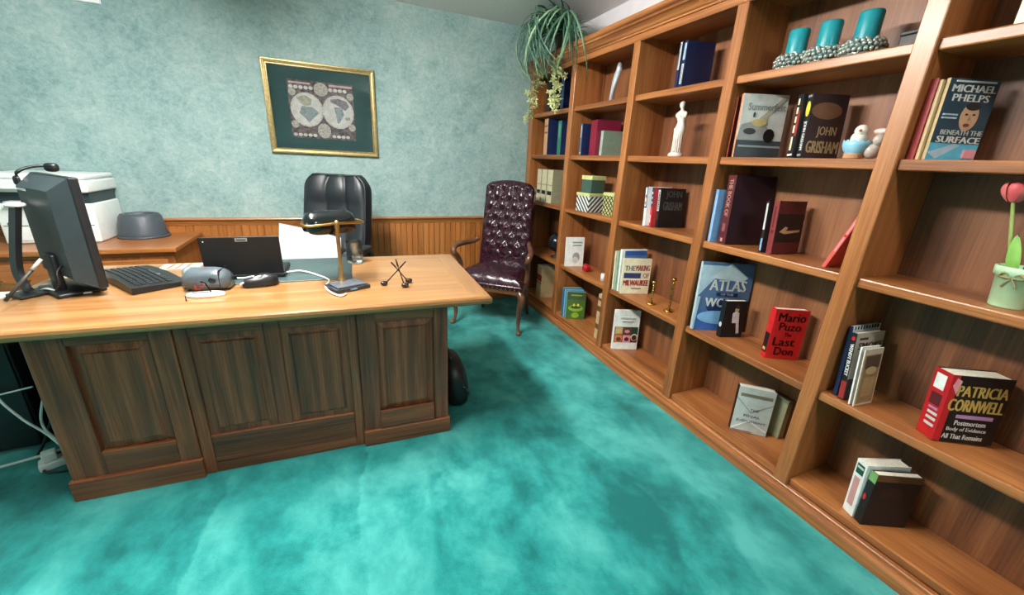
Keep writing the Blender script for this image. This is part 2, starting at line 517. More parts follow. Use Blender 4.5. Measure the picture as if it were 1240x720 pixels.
def frame(x0, x1, px, z0, z1, zbot, yf):
    """stiles, rails and raised panels of one bay; px = list of panel (x0,x1)"""
    ztop = T0-.012
    xs = [x0]+[q for p in px for q in p]+[x1]
    for i in range(0, len(xs), 2):
        MB().rbox(xs[i], xs[i+1], yf, yf+.018, z0 if 0 < i < len(xs)-2 else zbot, ztop, .003, 1).build('stile', df_z, desk)
    if len(px) > 1:                      # one bottom board under all panels of the bay
        MB().rbox(xs[1], xs[-2], yf-.002, yf+.018, zbot+.055, z0, .003, 1).build('rail', df_x, desk)
        MB().rbox(xs[1], xs[-2], yf, yf+.018, zbot, zbot+.052, .003, 1).build('rail', df_x, desk)
    for (a, b) in px:
        MB().rbox(a, b, yf, yf+.018, z1, ztop, .003, 1).build('rail', df_x, desk)
        if len(px) == 1:
            MB().rbox(a, b, yf, yf+.018, zbot, z0, .003, 1).build('rail', df_x, desk)
        # raised panel: recessed rim, sloping margin, flat field
        g = .004; s = .034
        o = [(a+g, yf+.016, z0+g), (b-g, yf+.016, z0+g), (b-g, yf+.016, z1-g), (a+g, yf+.016, z1-g)]
        i_ = [(a+s, yf+.008, z0+s), (b-s, yf+.008, z0+s), (b-s, yf+.008, z1-s), (a+s, yf+.008, z1-s)]
        h = [(p[0], yf+.003, p[2]) for p in [(a+s+.004, 0, z0+s+.004), (b-s-.004, 0, z0+s+.004), (b-s-.004, 0, z1-s-.004), (a+s+.004, 0, z1-s-.004)]]
        v = o+i_+h
        f = [(k, (k+1) % 4, 4+(k+1) % 4, 4+k) for k in range(4)]+[(4+k, 4+(k+1) % 4, 8+(k+1) % 4, 8+k) for k in range(4)]+[(8, 9, 10, 11), (3, 2, 1, 0)]
        MB().add(v, f).build('raised_panel', df_z, desk)
frame(-.735, -.318, [(-.625, -.388)], .20, .654, .02, YF)
frame(-.316, .336, [(-.272, -.018), (.040, .296)], .19, .651, .0, YF+.008)
frame(.338, .742, [(.415, .674)], .175, .642, .02, YF)
MB().rbox(-.742, -.312, YF-.014, YF+.01, 0, .092, .004, 2).build('plinth', df_x, desk)
MB().rbox(.333, .750, YF-.014, YF+.01, 0, .084, .004, 2).build('plinth', df_x, desk)
MB().rbox(.412, .672, YF-.010, YF+.004, .084, .184, .004, 2).build('plinth_block', df_x, desk)

# ================================================================== credenza against the back wall
cw_x = wood('credenza_x', axis='X', rough=0.35, coat=0.25, dark=(112, 62, 28), mid=(152, 92, 44), light=(178, 116, 62), fig=.3)
cw_z = wood('credenza_z', axis='Z', rough=0.4, coat=0.15, dark=(104, 56, 24), mid=(146, 86, 40), light=(170, 108, 56), fig=.3)
CL = Vector((-1.70, 3.34, 0))
cr = thing('credenza', 'low oak credenza against the back wall carrying the printer', 'credenza', CL)
def cpart(mb, n, m):
    return mb.build(n, m, cr, -CL)
CX0, CX1, CY0, CY1 = -2.45, -.946, 3.03, 3.61
cpart(MB().rbox(CX0, CX1, CY0, CY1, .715, .744, .006, 3), 'top', cw_x)
cpart(MB().prism([(CY0+.012, .715), (CY0+.018, .70), (CY0+.03, .692), (CY0+.05, .69), (CY0+.05, .715)], 'X', CX0+.01, CX1-.012), 'molding', cw_x)
cpart(MB().box(CX0+.03, CX1-.025, CY0+.035, CY1, .06, .716), 'body', cw_z)
cpart(MB().box(CX0+.03, CX1-.02, CY0+.028, CY1, 0.0, .07), 'plinth', cw_x)
for i in range(3):
    xa = CX0+.05+i*.472
    for z0, z1 in ((.09, .28), (.295, .475), (.49, .67)):
        d = cpart(MB().rbox(xa, xa+.455, CY0+.018, CY0+.036, z0, z1, .005, 2), 'drawer', cw_x)
        MB().tube(catmull([(xa+.17, CY0+.02, (z0+z1)/2), (xa+.18, CY0-.004, (z0+z1)/2-.004), (xa+.2275, CY0-.010, (z0+z1)/2-.012), (xa+.275, CY0-.004, (z0+z1)/2-.004), (xa+.285, CY0+.02, (z0+z1)/2)], 4), .005, 8).build('pull_handle', M_BRASS, d)

# ================================================================== books and shelf things
def C(name, rgb, rough=0.45, **k):
    return flat('print_'+name, rgb, rough, var=k.pop('var', .05), **k)
M_PAGE = flat('page_edges', (232, 224, 204), 0.85, var=.08, scale=200)
WHT = C('white', (236, 236, 232)); BLK = C('black', (16, 16, 19)); RED = C('red', (196, 28, 34)); GOLD = C('gold', (214, 178, 96))
NAVY = C('navy', (22, 34, 74)); BLU = C('blue', (52, 96, 168)); SKY = C('sky', (128, 178, 222)); TAN = C('tan', (196, 168, 124)); CREAM = C('cream', (232, 222, 190))
BURG = C('burgundy', (112, 20, 46)); MAR = C('maroon', (84, 28, 34)); TEAL = C('teal', (28, 128, 132)); GRN = C('green', (58, 132, 66)); DGRN = C('dark_green', (26, 74, 58))
GREY = C('grey', (150, 152, 152)); LGREY = C('light_grey', (206, 208, 204)); DGREY = C('dark_grey', (58, 62, 64)); SKIN = C('skin', (196, 158, 124)); ORNG = C('orange', (216, 120, 70))
BRN = C('brown', (104, 66, 40)); YEL = C('yellow', (232, 206, 60)); PINK = C('pink', (226, 150, 160)); DPUR = C('dark_plum', (44, 22, 34)); AQUA = C('aqua', (88, 176, 206)); OLIVE = C('olive', (112, 120, 70))
MID = C('slate_blue', (74, 104, 142)); MIST = C('mist', (168, 192, 206))

def front_item(b, it, k, w, h):
    """flat print on the front board: coordinates are fractions of the board"""
    y = -.0006-.00035*k
    kind = it[0]
    if kind == 'text':
        _, s, x0, x1, z0, z1, m = it[:7]
        vs, fs = text_mesh(s, len(it) > 7)
        v = [((x0+(x1-x0)*p[0])*w, y, (z0+(z1-z0)*p[1])*h) for p in vs]
        MB().add(v, fs).build('title_lettering', m, b)
    elif kind == 'rect':
        _, x0, x1, z0, z1, m = it
        MB().box(x0*w, x1*w, y, 0, z0*h, z1*h).build('cover_print', m, b)
    elif kind == 'poly':
        _, pts, m = it
        MB().prism([(p[0]*w, p[1]*h) for p in pts], 'Y', y, 0).build('cover_picture', m, b)
    elif kind == 'ell':
        _, cx, cz, rx, rz, m = it
        MB().prism([((cx+rx*math.cos(a))*w, (cz+rz*math.sin(a))*h) for a in [2*PI*i/20 for i in range(20)]], 'Y', y, 0).build('cover_picture', m, b)

def spine_item(b, it, k, t, h):
    x = -.0006-.00035*k
    kind = it[0]
    if kind == 'text':                      # reads from top to bottom
        _, s, z0, z1, c0, c1, m = it[:7]
        vs, fs = text_mesh(s, True)
        v = [(x, (1-(c0+(c1-c0)*p[1]))*t, (z1-(z1-z0)*p[0])*h) for p in vs]
        MB().add(v, fs).build('spine_lettering', m, b)
    elif kind == 'textup':                  # upright small lettering
        _, s, z0, z1, c0, c1, m = it[:7]
        vs, fs = text_mesh(s, True)
        v = [(x, (1-(c0+(c1-c0)*p[0]))*t, (z0+(z1-z0)*p[1])*h) for p in vs]
        MB().add(v, fs).build('spine_lettering', m, b)
    elif kind == 'rect':
        _, z0, z1, c0, c1, m = it
        MB().box(x, 0, (1-c1)*t, (1-c0)*t, z0*h, z1*h).build('spine_print', m, b)
    elif kind == 'ell':
        _, cz, rz, cc, rc, m = it
        MB().prism([((1-cc+rc*math.cos(a))*t, (cz+rz*math.sin(a))*h) for a in [2*PI*i/18 for i in range(18)]], 'X', x, 0).build('spine_print', m, b)

def book(name, label, P, yaw, w, h, t, cover, spine=None, lean=0.0, roll=0.0, front=(), spn=(), group=None, soft=False, cat='book'):
    b = thing(name, label, cat, P, 0, group)
    # lean: top tips away from the front board; roll: top tips towards the fore-edge
    b.rotation_euler = (Matrix.Rotation(R(yaw), 3, 'Z') @ Matrix.Rotation(R(-lean), 3, 'X') @ Matrix.Rotation(R(roll), 3, 'Y')).to_euler()
    if lean > 0:
        b.location.z += t*math.sin(R(lean))
    ct = .0012 if soft else .0028
    ov = 0.0 if soft else .003
    MB().box(0, w, 0, ct, 0, h).build('front_cover', cover, b)
    MB().box(0, w, t-ct, t, 0, h).build('back_cover', cover, b)
    if soft:
        MB().box(0, ct, ct, t-ct, 0, h).build('spine', spine or cover, b)
    else:                                   # gently rounded spine
        n = 6
        outer = [(-.0005*math.sin(PI*i/n), t*i/n) for i in range(n+1)]
        MB().prism(outer+[(ct, t-.0001), (ct, .0001)], 'Z', 0, h).build('spine', spine or cover, b)
    MB().box(ct, w-ov, ct, t-ct, ov, h-ov).build('page_block', M_PAGE, b)
    for k, it in enumerate(front):
        front_item(b, it, k, w, h)
    for k, it in enumerate(spn):
        spine_item(b, it, k, t, h)
    return b
S1, S2, S3, S4, S5 = [z+.0005 for z in SZ]
G = 'books on the bookcase'
def Tx(s, x0, x1, z0, z1, m, *b):
    return ('text', s, x0, x1, z0, z1, m)+b

# ---- column nearest the viewer (fifth from the back wall)
book('book', 'book with cream spine on the highest shelf at the right edge of the photo', (1.74, .600, S1), -6, .15, .235, .045, CREAM, CREAM, 0, spn=[('rect', .1, .9, .3, .7, YEL)], group=G)
book('book', 'teal book on the highest shelf at the far right edge', (1.74, .535, S1), -4, .15, .23, .042, TEAL, TEAL, 0, group=G)
book('book', 'red book leaning on the upright left of the swimmer biography', (1.735, .755, S2), -6, .155, .236, .020, C('dull_red', (150, 40, 40)), C('dull_red', (150, 40, 40)), 1, spn=[('text', 'THE', .2, .8, .3, .7, GOLD)][:0], group=G)
book('book', 'thin tan book squeezed between red book and swimmer biography', (1.738, .744, S2), -8, .15, .232, .008, TAN, TAN, 1.5, group=G)
book('biography_book', 'biography with a smiling swimmer and BENEATH THE SURFACE on its cover', (1.745, .730, S2), -21, .163, .236, .011, C('deep_water', (40, 66, 80)), TAN, 1.5,
     front=[('rect', 0, 1, 0, .22, AQUA), ('poly', [(.0, .1), (.5, .22), (.62, .2), (.2, .02)], MIST), ('ell', .6, .55, .18, .17, SKIN), ('ell', .62, .68, .15, .05, C('cap', (40, 40, 44))), ('ell', .53, .58, .03, .012, BLK), ('ell', .68, .58, .03, .012, BLK), ('ell', .59, .45, .06, .022, C('lip', (120, 50, 46))), ('poly', [(.60, .58), (.64, .51), (.57, .51)], C('skin_shade', (170, 128, 98))),
            ('rect', .12, .9, .955, .975, LGREY), Tx('MICHAEL', .06, .94, .84, .925, WHT, 1), Tx('PHELPS', .12, .86, .73, .815, WHT, 1), ('rect', .06, .34, .52, .54, MIST), ('rect', .06, .34, .56, .58, MIST),
            Tx('BENEATH THE', .1, .96, .325, .385, LGREY, 1), Tx('SURFACE', .06, .96, .225, .305, WHT, 1), ('rect', .72, .96, .04, .15, PINK)], group=G)
# row four
book('ring_binder', 'dark blue spiral-bound notebook leaning behind the SMOKE book', (1.745, .738, S4), -3, .165, .285, .012, C('ice_blue', (196, 208, 216)), NAVY, 4, front=[('rect', 0, 1, 0, .8, NAVY)]+[('rect', .06+.1*i, .1+.1*i, .955, 1.0, BLK) for i in range(9)], group=G, cat='notebook')
book('book', 'book titled SMOKE with black spine and misty village cover', (1.732, .706, S4), -6, .15, .268, .020, C('mist_tan', (176, 164, 148)), BLK, 6,
     front=[('rect', 0, 1, .0, .32, C('dusk', (54, 44, 46))), ('rect', 0, 1, .32, .5, C('fog', (168, 158, 150))), ('ell', .8, .34, .3, .1, C('barn', (110, 50, 46))), Tx('SMOKE', .1, .98, .76, .86, C('ink_brown', (64, 46, 40)), 1), ('rect', .12, .4, .9, .93, C('ink_brown', (64, 46, 40)))],
     spn=[('text', 'WENDY BUCKEY', .36, .84, .2, .8, WHT), ('rect', .02, .28, .05, .95, C('dull_red', (150, 40, 40))), ('ell', .92, .03, .5, .3, RED)], group=G)
book('booklet', 'thin white booklet standing between SMOKE book and tan booklet', (1.724, .680, S4), -6, .098, .229, .005, WHT, WHT, 6, group=G, soft=True, cat='booklet')
book('booklet', 'narrow tan booklet with arched doorway print, foremost of its shelf group', (1.722, .666, S4), -4, .105, .225, .004, C('booklet_tan', (196, 180, 156)), WHT, 6, soft=True,
     front=[('rect', .08, .94, .04, .90, C('umber', (142, 112, 78))), ('rect', .14, .9, .66, .88, C('umber_dark', (84, 66, 54))), ('ell', .52, .62, .28, .07, C('sand', (184, 158, 118))), ('rect', .22, .82, .16, .5, C('umber_light', (164, 134, 94)))], group=G, cat='booklet')
book('novel_omnibus', 'thick red and black omnibus novel with gold lettering, red spine towards the room', (1.752, .452, S4), -33, .168, .236, .066, BLK, C('crimson', (182, 26, 34)), 3, -2,
     front=[('rect', 0, .12, 0, 1, C('crimson', (182, 26, 34))), ('poly', [(.04, .84), (.13, .72), (.17, .92), (.08, .96)], PINK), Tx('PATRICIA', .14, .97, .70, .86, GOLD, 1), Tx('CORNWELL', .06, .97, .48, .66, GOLD, 1), ('rect', .26, .86, .375, .425, C('lilac', (176, 130, 170))), Tx('Postmortem', .26, .78, .27, .345, WHT, 1), Tx('Body of Evidence', .16, .82, .165, .24, WHT, 1), Tx('All That Remains', .12, .8, .06, .135, WHT, 1)],
     spn=[('rect', .72, .94, .16, .74, WHT), ('rect', .48, .66, .2, .8, MAR), ('rect', .34, .38, .3, .85, LGREY), ('rect', .26, .30, .3, .85, LGREY), ('rect', .17, .21, .3, .85, LGREY), ('rect', .42, .45, .3, .8, C('lilac', (176, 130, 170)))], group=G)
# row five
book('book', 'thick white-spined book with red lettering panel on the lowest shelf', (1.738, .555, S5), -25, .158, .236, .046, WHT, WHT, 2, -2,
     spn=[('rect', .76, .94, .14, .84, DGRN), ('rect', .86, .9, .2, .78, LGREY), ('rect', .16, .70, .2, .74, C('faded_red', (206, 150, 146))), ('text', 'WHITE', .2, .66, .3, .66, RED)][:3], group=G)
book('book', 'black-covered book with green spine top leaning in front of white book', (1.728, .522, S5), -26, .165, .226, .030, C('night', (20, 20, 24)), C('night', (20, 20, 24)), 2,
     front=[('rect', 0, 1, .88, 1, BRN), ('ell', .4, .66, .3, .1, C('night_red', (40, 24, 26)))], spn=[('rect', .82, 1, 0, 1, C('leaf', (112, 160, 96))), ('ell', .5, .06, .3, .2, RED), ('ell', .36, .06, .6, .2, C('night_red', (40, 24, 26)))], group=G)

# ---- fourth column
book('book', 'dark red thin book spine against the upright left of SUMMERFEST book', (1.738, 1.463, S2), -10, .16, .262, .008, MAR, C('rust', (150, 70, 44)), 1, group=G)
book('souvenir_book', 'large pale souvenir book titled Summerfest with a gull over water', (1.722, 1.418, S2), -24, .206, .272, .014, LGREY, C('orange_edge', (224, 150, 110)), 4,
     front=[('rect', 0, .02, 0, 1, WHT), ('rect', 0, 1, 0, .28, C('deep_grey', (62, 72, 78))), ('rect', .06, 1, .17, .20, C('foam', (150, 162, 164))), ('poly', [(.0, .3), (.05, .52), (.3, .58), (.62, .5), (.78, .36), (.8, .28), (.0, .28)], GREY), ('ell', .26, .42, .14, .05, DGREY), ('ell', .7, .36, .12, .11, BLK), ('poly', [(.34, .56), (.84, .94), (.98, .96), (.62, .66), (.56, .52)], C('gull', (176, 170, 150))), ('ell', .44, .56, .17, .06, C('gull_gold', (196, 176, 118))), ('ell', .30, .68, .02, .04, DGREY), Tx('Summerfest', .14, .96, .75, .86, C('pencil', (110, 116, 120)))], group=G)
book('book', 'black book with cream title running down its spine beside Summerfest book', (1.732, 1.148, S2), -20, .155, .24, .030, BLK, BLK, 5, spn=[('rect', .84, .94, .2, .5, CREAM), ('rect', .70, .80, .2, .5, CREAM), ('rect', .56, .66, .2, .5, CREAM), ('rect', .40, .52, .2, .5, CREAM), ('rect', .12, .34, .2, .5, CREAM), ('rect', .34, .74, .55, .95, C('dull_red', (150, 40, 40))), ('rect', .03, .06, .1, .9, WHT)], group=G)
book('legal_novel', 'dark brown novel with bronze oval on its cover, beside ceramic chick ornament', (1.734, 1.112, S2), -20, .150, .238, .030, C('dark_brown', (52, 36, 38)), BLK, 5,
     front=[('ell', .45, .74, .42, .13, C('bronze', (122, 84, 62))), Tx('JOHN', .28, .82, .32, .50, TAN, 1), Tx('GRISHAM', .06, .96, .08, .27, TAN, 1)],
     spn=[('ell', .77, .12, .5, .34, YEL), ('text', 'JOHN GRISHAM', .12, .58, .2, .8, WHT), ('rect', .95, .98, .2, .8, GREY), ('rect', .03, .06, .2, .8, GREY)], group=G)
# ceramic chicks in an egg cup
ce = thing('ceramic_ornament', 'blue and white ceramic ornament of chicks in an eggshell', 'ornament', (1.775, .950, S2))
MB().lathe([(0, 0), (.028, 0), (.032, .004), (.030, .014), (.034, .018), (.0, .02)], 20).build('base', C('terracotta', (206, 160, 120)), ce)
sh = MB()
n = 24
v = []; f = []
prof = [(.026, .016), (.037, .03), (.042, .045), (.043, .058)]
for i in range(n):
    a = 2*PI*i/n
    for k, (r, z) in enumerate(prof):
        v.append((r*math.cos(a), r*math.sin(a), z+(.008 if k == 3 and i % 2 else 0)))
    for k, (r, z) in enumerate(prof[::-1]):
        v.append(((r-.003)*math.cos(a), (r-.003)*math.sin(a), z+(.008 if k == 0 and i % 2 else 0)))
for i in range(n):
    j = (i+1) % n
    for k in range(7):
        f.append((i*8+k, j*8+k, j*8+k+1, i*8+k+1))
sh.add(v, f, True).build('eggshell', C('egg_blue', (150, 206, 234), .25), ce)
MB().sup((-.004, -.004, .070), (.026, .026, .028), 1, 1).sup((-.010, -.008, .096), (.021, .021, .021), 1, 1).build('chick', C('china', (240, 234, 222), .25), ce)
MB().sup((.02, -.045, .030), (.030, .026, .028), 1, 1).sup((.008, -.062, .066), (.019, .018, .019), 1, 1).build('chick', C('china_grey', (196, 186, 176), .25), ce)
MB().sup((.010, -.060, .094), (.010, .024, .010), 1, 1).build('bow', C('bow', (240, 206, 200), .3), ce)
MB().cyl((-.030, -.014, .096), (-.040, -.018, .094), .005, .0006, 10).build('beak', ORNG, ce)
# candles in beaded rings on the top shelf
bead_m = MB().sup((0, 0, 0), (.008, .008, .008), 1, 1, 8, 5).mesh('bead')
M_PEARL = C('pearl', (176, 184, 176), .18, metal=.55)
random.seed(5)
for q, (yy, zz, lab) in enumerate(((1.302, 0, 'teal pillar candle farthest from the viewer, in a beaded holder on top shelf'), (1.180, 0, 'middle of three teal pillar candles in beaded holders on top shelf'), (1.048, 0, 'teal pillar candle nearest the upright, in a beaded holder on top shelf'))):
    cd = thing('pillar_candle', lab, 'candle', (1.815, yy, S1), 0, 'teal candles on the top shelf')
    MB().lathe([(0, .02), (.036, .02), (.037, .024), (.037, .147), (.034, .152), (.012, .147), (0, .146)], 22).build('wax', C('candle_teal', (22, 142, 152), .4), cd)
    MB().cyl((0, 0, .145), (.001, 0, .158), .0012, seg=6).build('wick', BLK, cd)
    hd = MB().lathe([(0, 0), (.050, 0), (.058, .010), (.056, .022), (.0, .022)], 22).build('holder', C('holder', (150, 156, 146), .3, metal=.6), cd)
    for ring, (rr, zb, nb) in enumerate(((.056, .008, 20), (.064, .022, 24), (.066, .036, 24), (.060, .049, 22), (.050, .058, 10))):
        for i in range(nb):
            a = 2*PI*(i+.5*(ring % 2))/nb
            mk('bead', bead_m, M_PEARL, hd, (rr*math.cos(a), rr*math.sin(a), zb+random.uniform(-.002, .003)))
bx = thing('small_box', 'small black lidded box at the right end of the candle shelf', 'box', (1.80, .885, S1), R(-6))
MB().rbox(-.03, .03, -.03, .03, 0, .040, .003).build('body', C('ebony', (34, 28, 28)), bx)
MB().rbox(-.032, .032, -.032, .032, .040, .052, .003).build('lid', C('ebony', (34, 28, 28)), bx)
# row three
book('book', 'slim light blue book standing against the upright beside tall maroon volume', (1.722, 1.446, S3), -8, .17, .255, .018, C('cornflower', (120, 166, 216)), C('cornflower', (120, 166, 216)), 2, spn=[('rect', .05, .9, .6, .9, MIST)], group=G)
book('reference_book', 'tall thick maroon reference volume with THE BOOK OF on its spine', (1.738, 1.372, S3), -14, .215, .325, .056, DPUR, MAR, 3, spn=[('text', 'THE BOOK OF', .40, .95, .25, .72, C('spine_gold', (186, 150, 130))), ('rect', .18, .30, .3, .65, C('spine_gold2', (140, 90, 84))), ('rect', .03, .08, .35, .6, C('spine_gold', (186, 150, 130)))], group=G)
book('book', 'thin book with white and blue lettered spine tucked behind the maroon novel', (1.745, 1.185, S3), -9, .15, .226, .014, BLK, BLK, 5, spn=[('rect', .45, .96, .2, .8, LGREY), ('rect', .04, .28, .2, .8, SKY)], group=G)
book('novel', 'maroon novel with a reaching hand on its black cover', (1.762, 1.150, S3), -9, .150, .230, .028, MAR, C('dusty_red', (128, 52, 52)), 5, front=[('rect', .04, 1, .22, .76, BLK), ('poly', [(.16, .42), (.36, .52), (.46, .5), (.40, .44), (.9, .46), (.9, .42), (.36, .38)], SKIN)], spn=[('ell', .42, .04, .5, .3, MAR), ('rect', .50, .9, .35, .6, MAR)], group=G)
lb = book('book', 'thin coral red book leaning diagonally against the upright', (1.752, .917, S3), 0, .15, .235, .014, C('coral', (222, 92, 84)), C('coral', (222, 92, 84)), -18, spn=[('rect', .3, .92, .3, .7, PINK), ('rect', .56, .60, .2, .8, RED)], group=G)
# row four
book('atlas', 'big blue hardback ATLAS OF THE WORLD standing face out', (1.704, 1.432, S4), -26, .268, .368, .022, MID, C('atlas_edge', (190, 206, 216)), 3,
     front=[('rect', 0, 1, .0, .3, BLU), ('poly', [(.0, .96), (.0, .5), (.3, .8), (.5, .96)], MIST), ('poly', [(.2, .78), (.55, 1), (.9, .8), (.8, .74)], C('peak', (186, 202, 210))), ('ell', .5, .36, .3, .11, C('deep_blue', (28, 44, 96))), ('ell', .46, .20, .4, .1, SKY), Tx('ATLAS', .2, .9, .60, .76, WHT, 1), ('rect', .36, .76, .525, .575, NAVY), Tx('OF THE', .44, .68, .535, .565, LGREY), Tx('WORLD', .16, .94, .36, .49, WHT, 1), ('poly', [(.0, .0), (.0, .5), (.06, .5), (.03, 0)], MIST)], group=G)
book('novel', 'small black novel with a seated woman in white, in front of atlas', (1.765, 1.300, S4), -16, .118, .196, .034, BLK, BLK, 2,
     front=[('ell', .55, .76, .09, .08, SKIN), ('poly', [(.38, .66), (.5, .72), (.68, .68), (.74, .42), (.84, .12), (.72, .1), (.62, .4), (.42, .4)], C('blouse', (214, 196, 196))), ('ell', .56, .84, .10, .05, C('hair', (60, 36, 26)))], spn=[('ell', .34, .07, .5, .3, LGREY)], group=G)
book('novel', 'bright red novel with black lettering The Last Don, right of the atlas', (1.775, 1.060, S4), -27, .148, .240, .040, C('scarlet', (204, 30, 34)), C('scarlet', (204, 30, 34)), 2,
     front=[Tx('Mario', .12, .94, .76, .93, C('lettering_black', (40, 8, 12)), 1), Tx('Puzo', .2, .86, .58, .74, C('lettering_black', (40, 8, 12)), 1), Tx('The', .4, .62, .46, .54, C('lettering_black', (40, 8, 12)), 1), Tx('Last', .12, .78, .27, .44, C('lettering_black', (40, 8, 12)), 1), Tx('Don', .22, .8, .08, .24, C('lettering_black', (40, 8, 12)), 1)], spn=[('rect', .1, .5, .08, .92, BLK), ('rect', .14, .2, .2, .7, GOLD)], group=G)
# row five
book('thriller', 'silvery envelope-patterned book titled THE FINAL JUDGMENT on lowest shelf', (1.752, 1.118, S5), -43, .162, .244, .040, C('silver_paper', (186, 194, 190)), BLK, 3,
     front=[('rect', .08, .94, .80, .87, C('slot', (120, 112, 90))), ('poly', [(.0, .78), (.45, .48), (1, .72), (1, .70), (.45, .45), (0, .75)], GREY), ('poly', [(.02, .06), (.45, .28), (.98, .1), (.98, .08), (.45, .26), (.04, .05)], WHT), Tx('THE', .42, .66, .50, .555, C('ink', (50, 56, 60))), Tx('FINAL', .28, .74, .36, .415, C('ink', (50, 56, 60))), Tx('JUDGMENT', .1, .92, .23, .29, C('ink', (50, 56, 60))), ('rect', .02, .6, .02, .035, C('faded_red2', (150, 90, 84)))], group=G)
bb_ = thing('card_box', 'small greenish grey box standing behind the silvery book', 'box', (1.938, 1.02, S5), R(-4))
MB().rbox(-.018, .018, -.045, .045, 0, .20, .003).build('body', C('sage', (136, 138, 108)), bb_)
MB().rbox(-.020, .020, -.047, .047, .20, .215, .002).build('lid', C('sage_dark', (110, 112, 88)), bb_)

# ---- third column
for i, (yy, w_, lab) in enumerate(((1.868, .024, 'navy blue book with pale lettering, left of the pair on the top shelf'), (1.832, .034, 'navy blue book with white lettering, right of the pair on top shelf'))):
    book('book', lab, (1.732, yy, S1), -10, .165, .222-.004*i, w_, NAVY, NAVY, 1, spn=[('rect', .40, .98, .2, .8, LGREY), ('rect', .42, .96, .3, .42, NAVY)] if i == 0 else [('rect', .60, .96, .25, .75, MIST), ('rect', .08, .52, .25, .75, LGREY), ('rect', .10, .5, .45, .55, NAVY)], group=G)
st = thing('statuette', 'white armless female statuette standing on a small plinth', 'statuette', (1.80, 1.862, S2))
M_MARB = C('marble', (226, 216, 206), .45)
MB().lathe([(0, 0), (.040, 0), (.042, .006), (.040, .016), (.034, .022), (.0, .023)], 18).build('plinth', M_MARB, st)
def ring(z, cx, cy, rx, ry, n=16):
    return [(cx+rx*math.cos(2*PI*i/n), cy+ry*math.sin(2*PI*i/n), z) for i in range(n)]
secs = [(.020, 0, 0, .024, .026), (.05, .0, .002, .021, .022), (.09, .002, .002, .022, .024), (.125, .0, -.002, .026, .029), (.15, -.002, -.005, .027, .031), (.170, .0, -.003, .021, .024), (.185, .002, .0, .019, .020), (.205, .0, .003, .023, .026), (.222, .0, .004, .022, .031), (.236, .0, .004, .015, .026), (.243, .0, .004, .009, .010), (.252, -.002, .004, .0085, .0085), (.260, -.004, .005, .013, .012), (.272, -.004, .006, .0155, .014), (.284, -.002, .006, .013, .013), (.290, 0, .006, .004, .004)]
v = []; f = []
for s in secs:
    v += ring(s[0], s[1], s[2], s[3], s[4])
for k in range(len(secs)-1):
    for i in range(16):
        j = (i+1) % 16
        f.append((k*16+i, k*16+j, (k+1)*16+j, (k+1)*16+i))
f += [list(range(16))[::-1], [(len(secs)-1)*16+i for i in range(16)]]
MB().add(v, f, True).sup((-.002, .034, .220), (.009, .010, .014), 1, 1, 10, 8).sup((-.002, -.027, .221), (.009, .010, .015), 1, 1, 10, 8).sup((-.018, .012, .212), (.008, .009, .008), 1, 1, 10, 8).sup((-.018, -.006, .212), (.008, .009, .008), 1, 1, 10, 8).build('figure', M_MARB, st)
dr = MB()
for k in range(7):                         # folds of the drapery
    a = PI*.6+k*.42
    dr.tube(catmull([(.026*math.cos(a), .028*math.sin(a), .150), (.023*math.cos(a+.2), .024*math.sin(a+.2), .09), (.024*math.cos(a+.3), .026*math.sin(a+.3), .022)], 4), .004, 6)
dr.build('drapery_folds', M_MARB, st)
# row three
book('book', 'white and red striped flag-spined book, left of three on its shelf', (1.722, 1.935, S3), -12, .155, .232, .026, C('flag_white', (226, 226, 226)), NAVY, 6, spn=[('rect', 0, .46, 0, 1, WHT), ('rect', .5, .98, .05, .7, WHT), ('rect', .55, .62, .2, .5, NAVY), ('rect', .72, .8, .25, .6, NAVY)], group=G)
book('book', 'book with red lower spine and star-spangled top, middle of three', (1.744, 1.908, S3), -12, .155, .230, .020, C('flag_red', (170, 40, 46)), NAVY, 6, spn=[('rect', 0, .5, 0, 1, RED), ('ell', .62, .03, .5, .2, WHT), ('ell', .74, .03, .5, .2, WHT), ('ell', .86, .03, .5, .2, WHT), ('rect', .1, .3, .2, .5, WHT)], group=G)
book('book', 'black novel with faint grey block lettering, right of three', (1.766, 1.874, S3), -12, .165, .228, .028, BLK, BLK, 6, front=[Tx('JOHN', .22, .86, .72, .94, C('faint', (92, 88, 86)), 1), Tx('GRISHAM', .14, .9, .44, .66, C('faint', (92, 88, 86)), 1)], spn=[('rect', .42, .96, .15, .9, LGREY), ('text', 'GRISHAM', .46, .92, .28, .8, BLK), ('rect', .2, .36, .3, .7, BRN)], group=G)
# row four
book('book', 'thin cream book at the far left of the city history books', (1.716, 2.150, S4), -6, .17, .268, .012, CREAM, CREAM, 3, group=G)
book('book', 'thin green-spined book beside the blue hardback', (1.718, 2.128, S4), -6, .17, .272, .012, C('pale_green', (150, 180, 150)), C('pale_green', (150, 180, 150)), 3, group=G)
book('book', 'blue hardback with white border behind the city history book', (1.724, 2.098, S4), -8, .19, .288, .022, WHT, WHT, 3, front=[('rect', .12, 1, .05, .97, BLU), ('rect', .12, 1, .72, .86, C('haze_blue', (96, 130, 180)))], group=G)
book('history_book', 'cream city history book with blue and red lettering THE MAKING OF MILWAUKEE', (1.705, 2.052, S4), -17, .196, .240, .018, CREAM, CREAM, 3,
     front=[Tx('THE', .08, .44, .66, .80, C('title_blue', (46, 52, 100)), 1), Tx('MAKING', .46, .96, .66, .82, C('title_red', (176, 36, 50)), 1), ('rect', .06, .66, .45, .60, C('title_blue', (46, 52, 100))), Tx('OF', .74, .96, .46, .60, C('title_red', (176, 36, 50)), 1), Tx('MILWAUKEE', .06, .96, .24, .40, C('title_red', (176, 36, 50)), 1), ('rect', .36, .72, .15, .165, C('title_blue', (46, 52, 100)))], group=G)
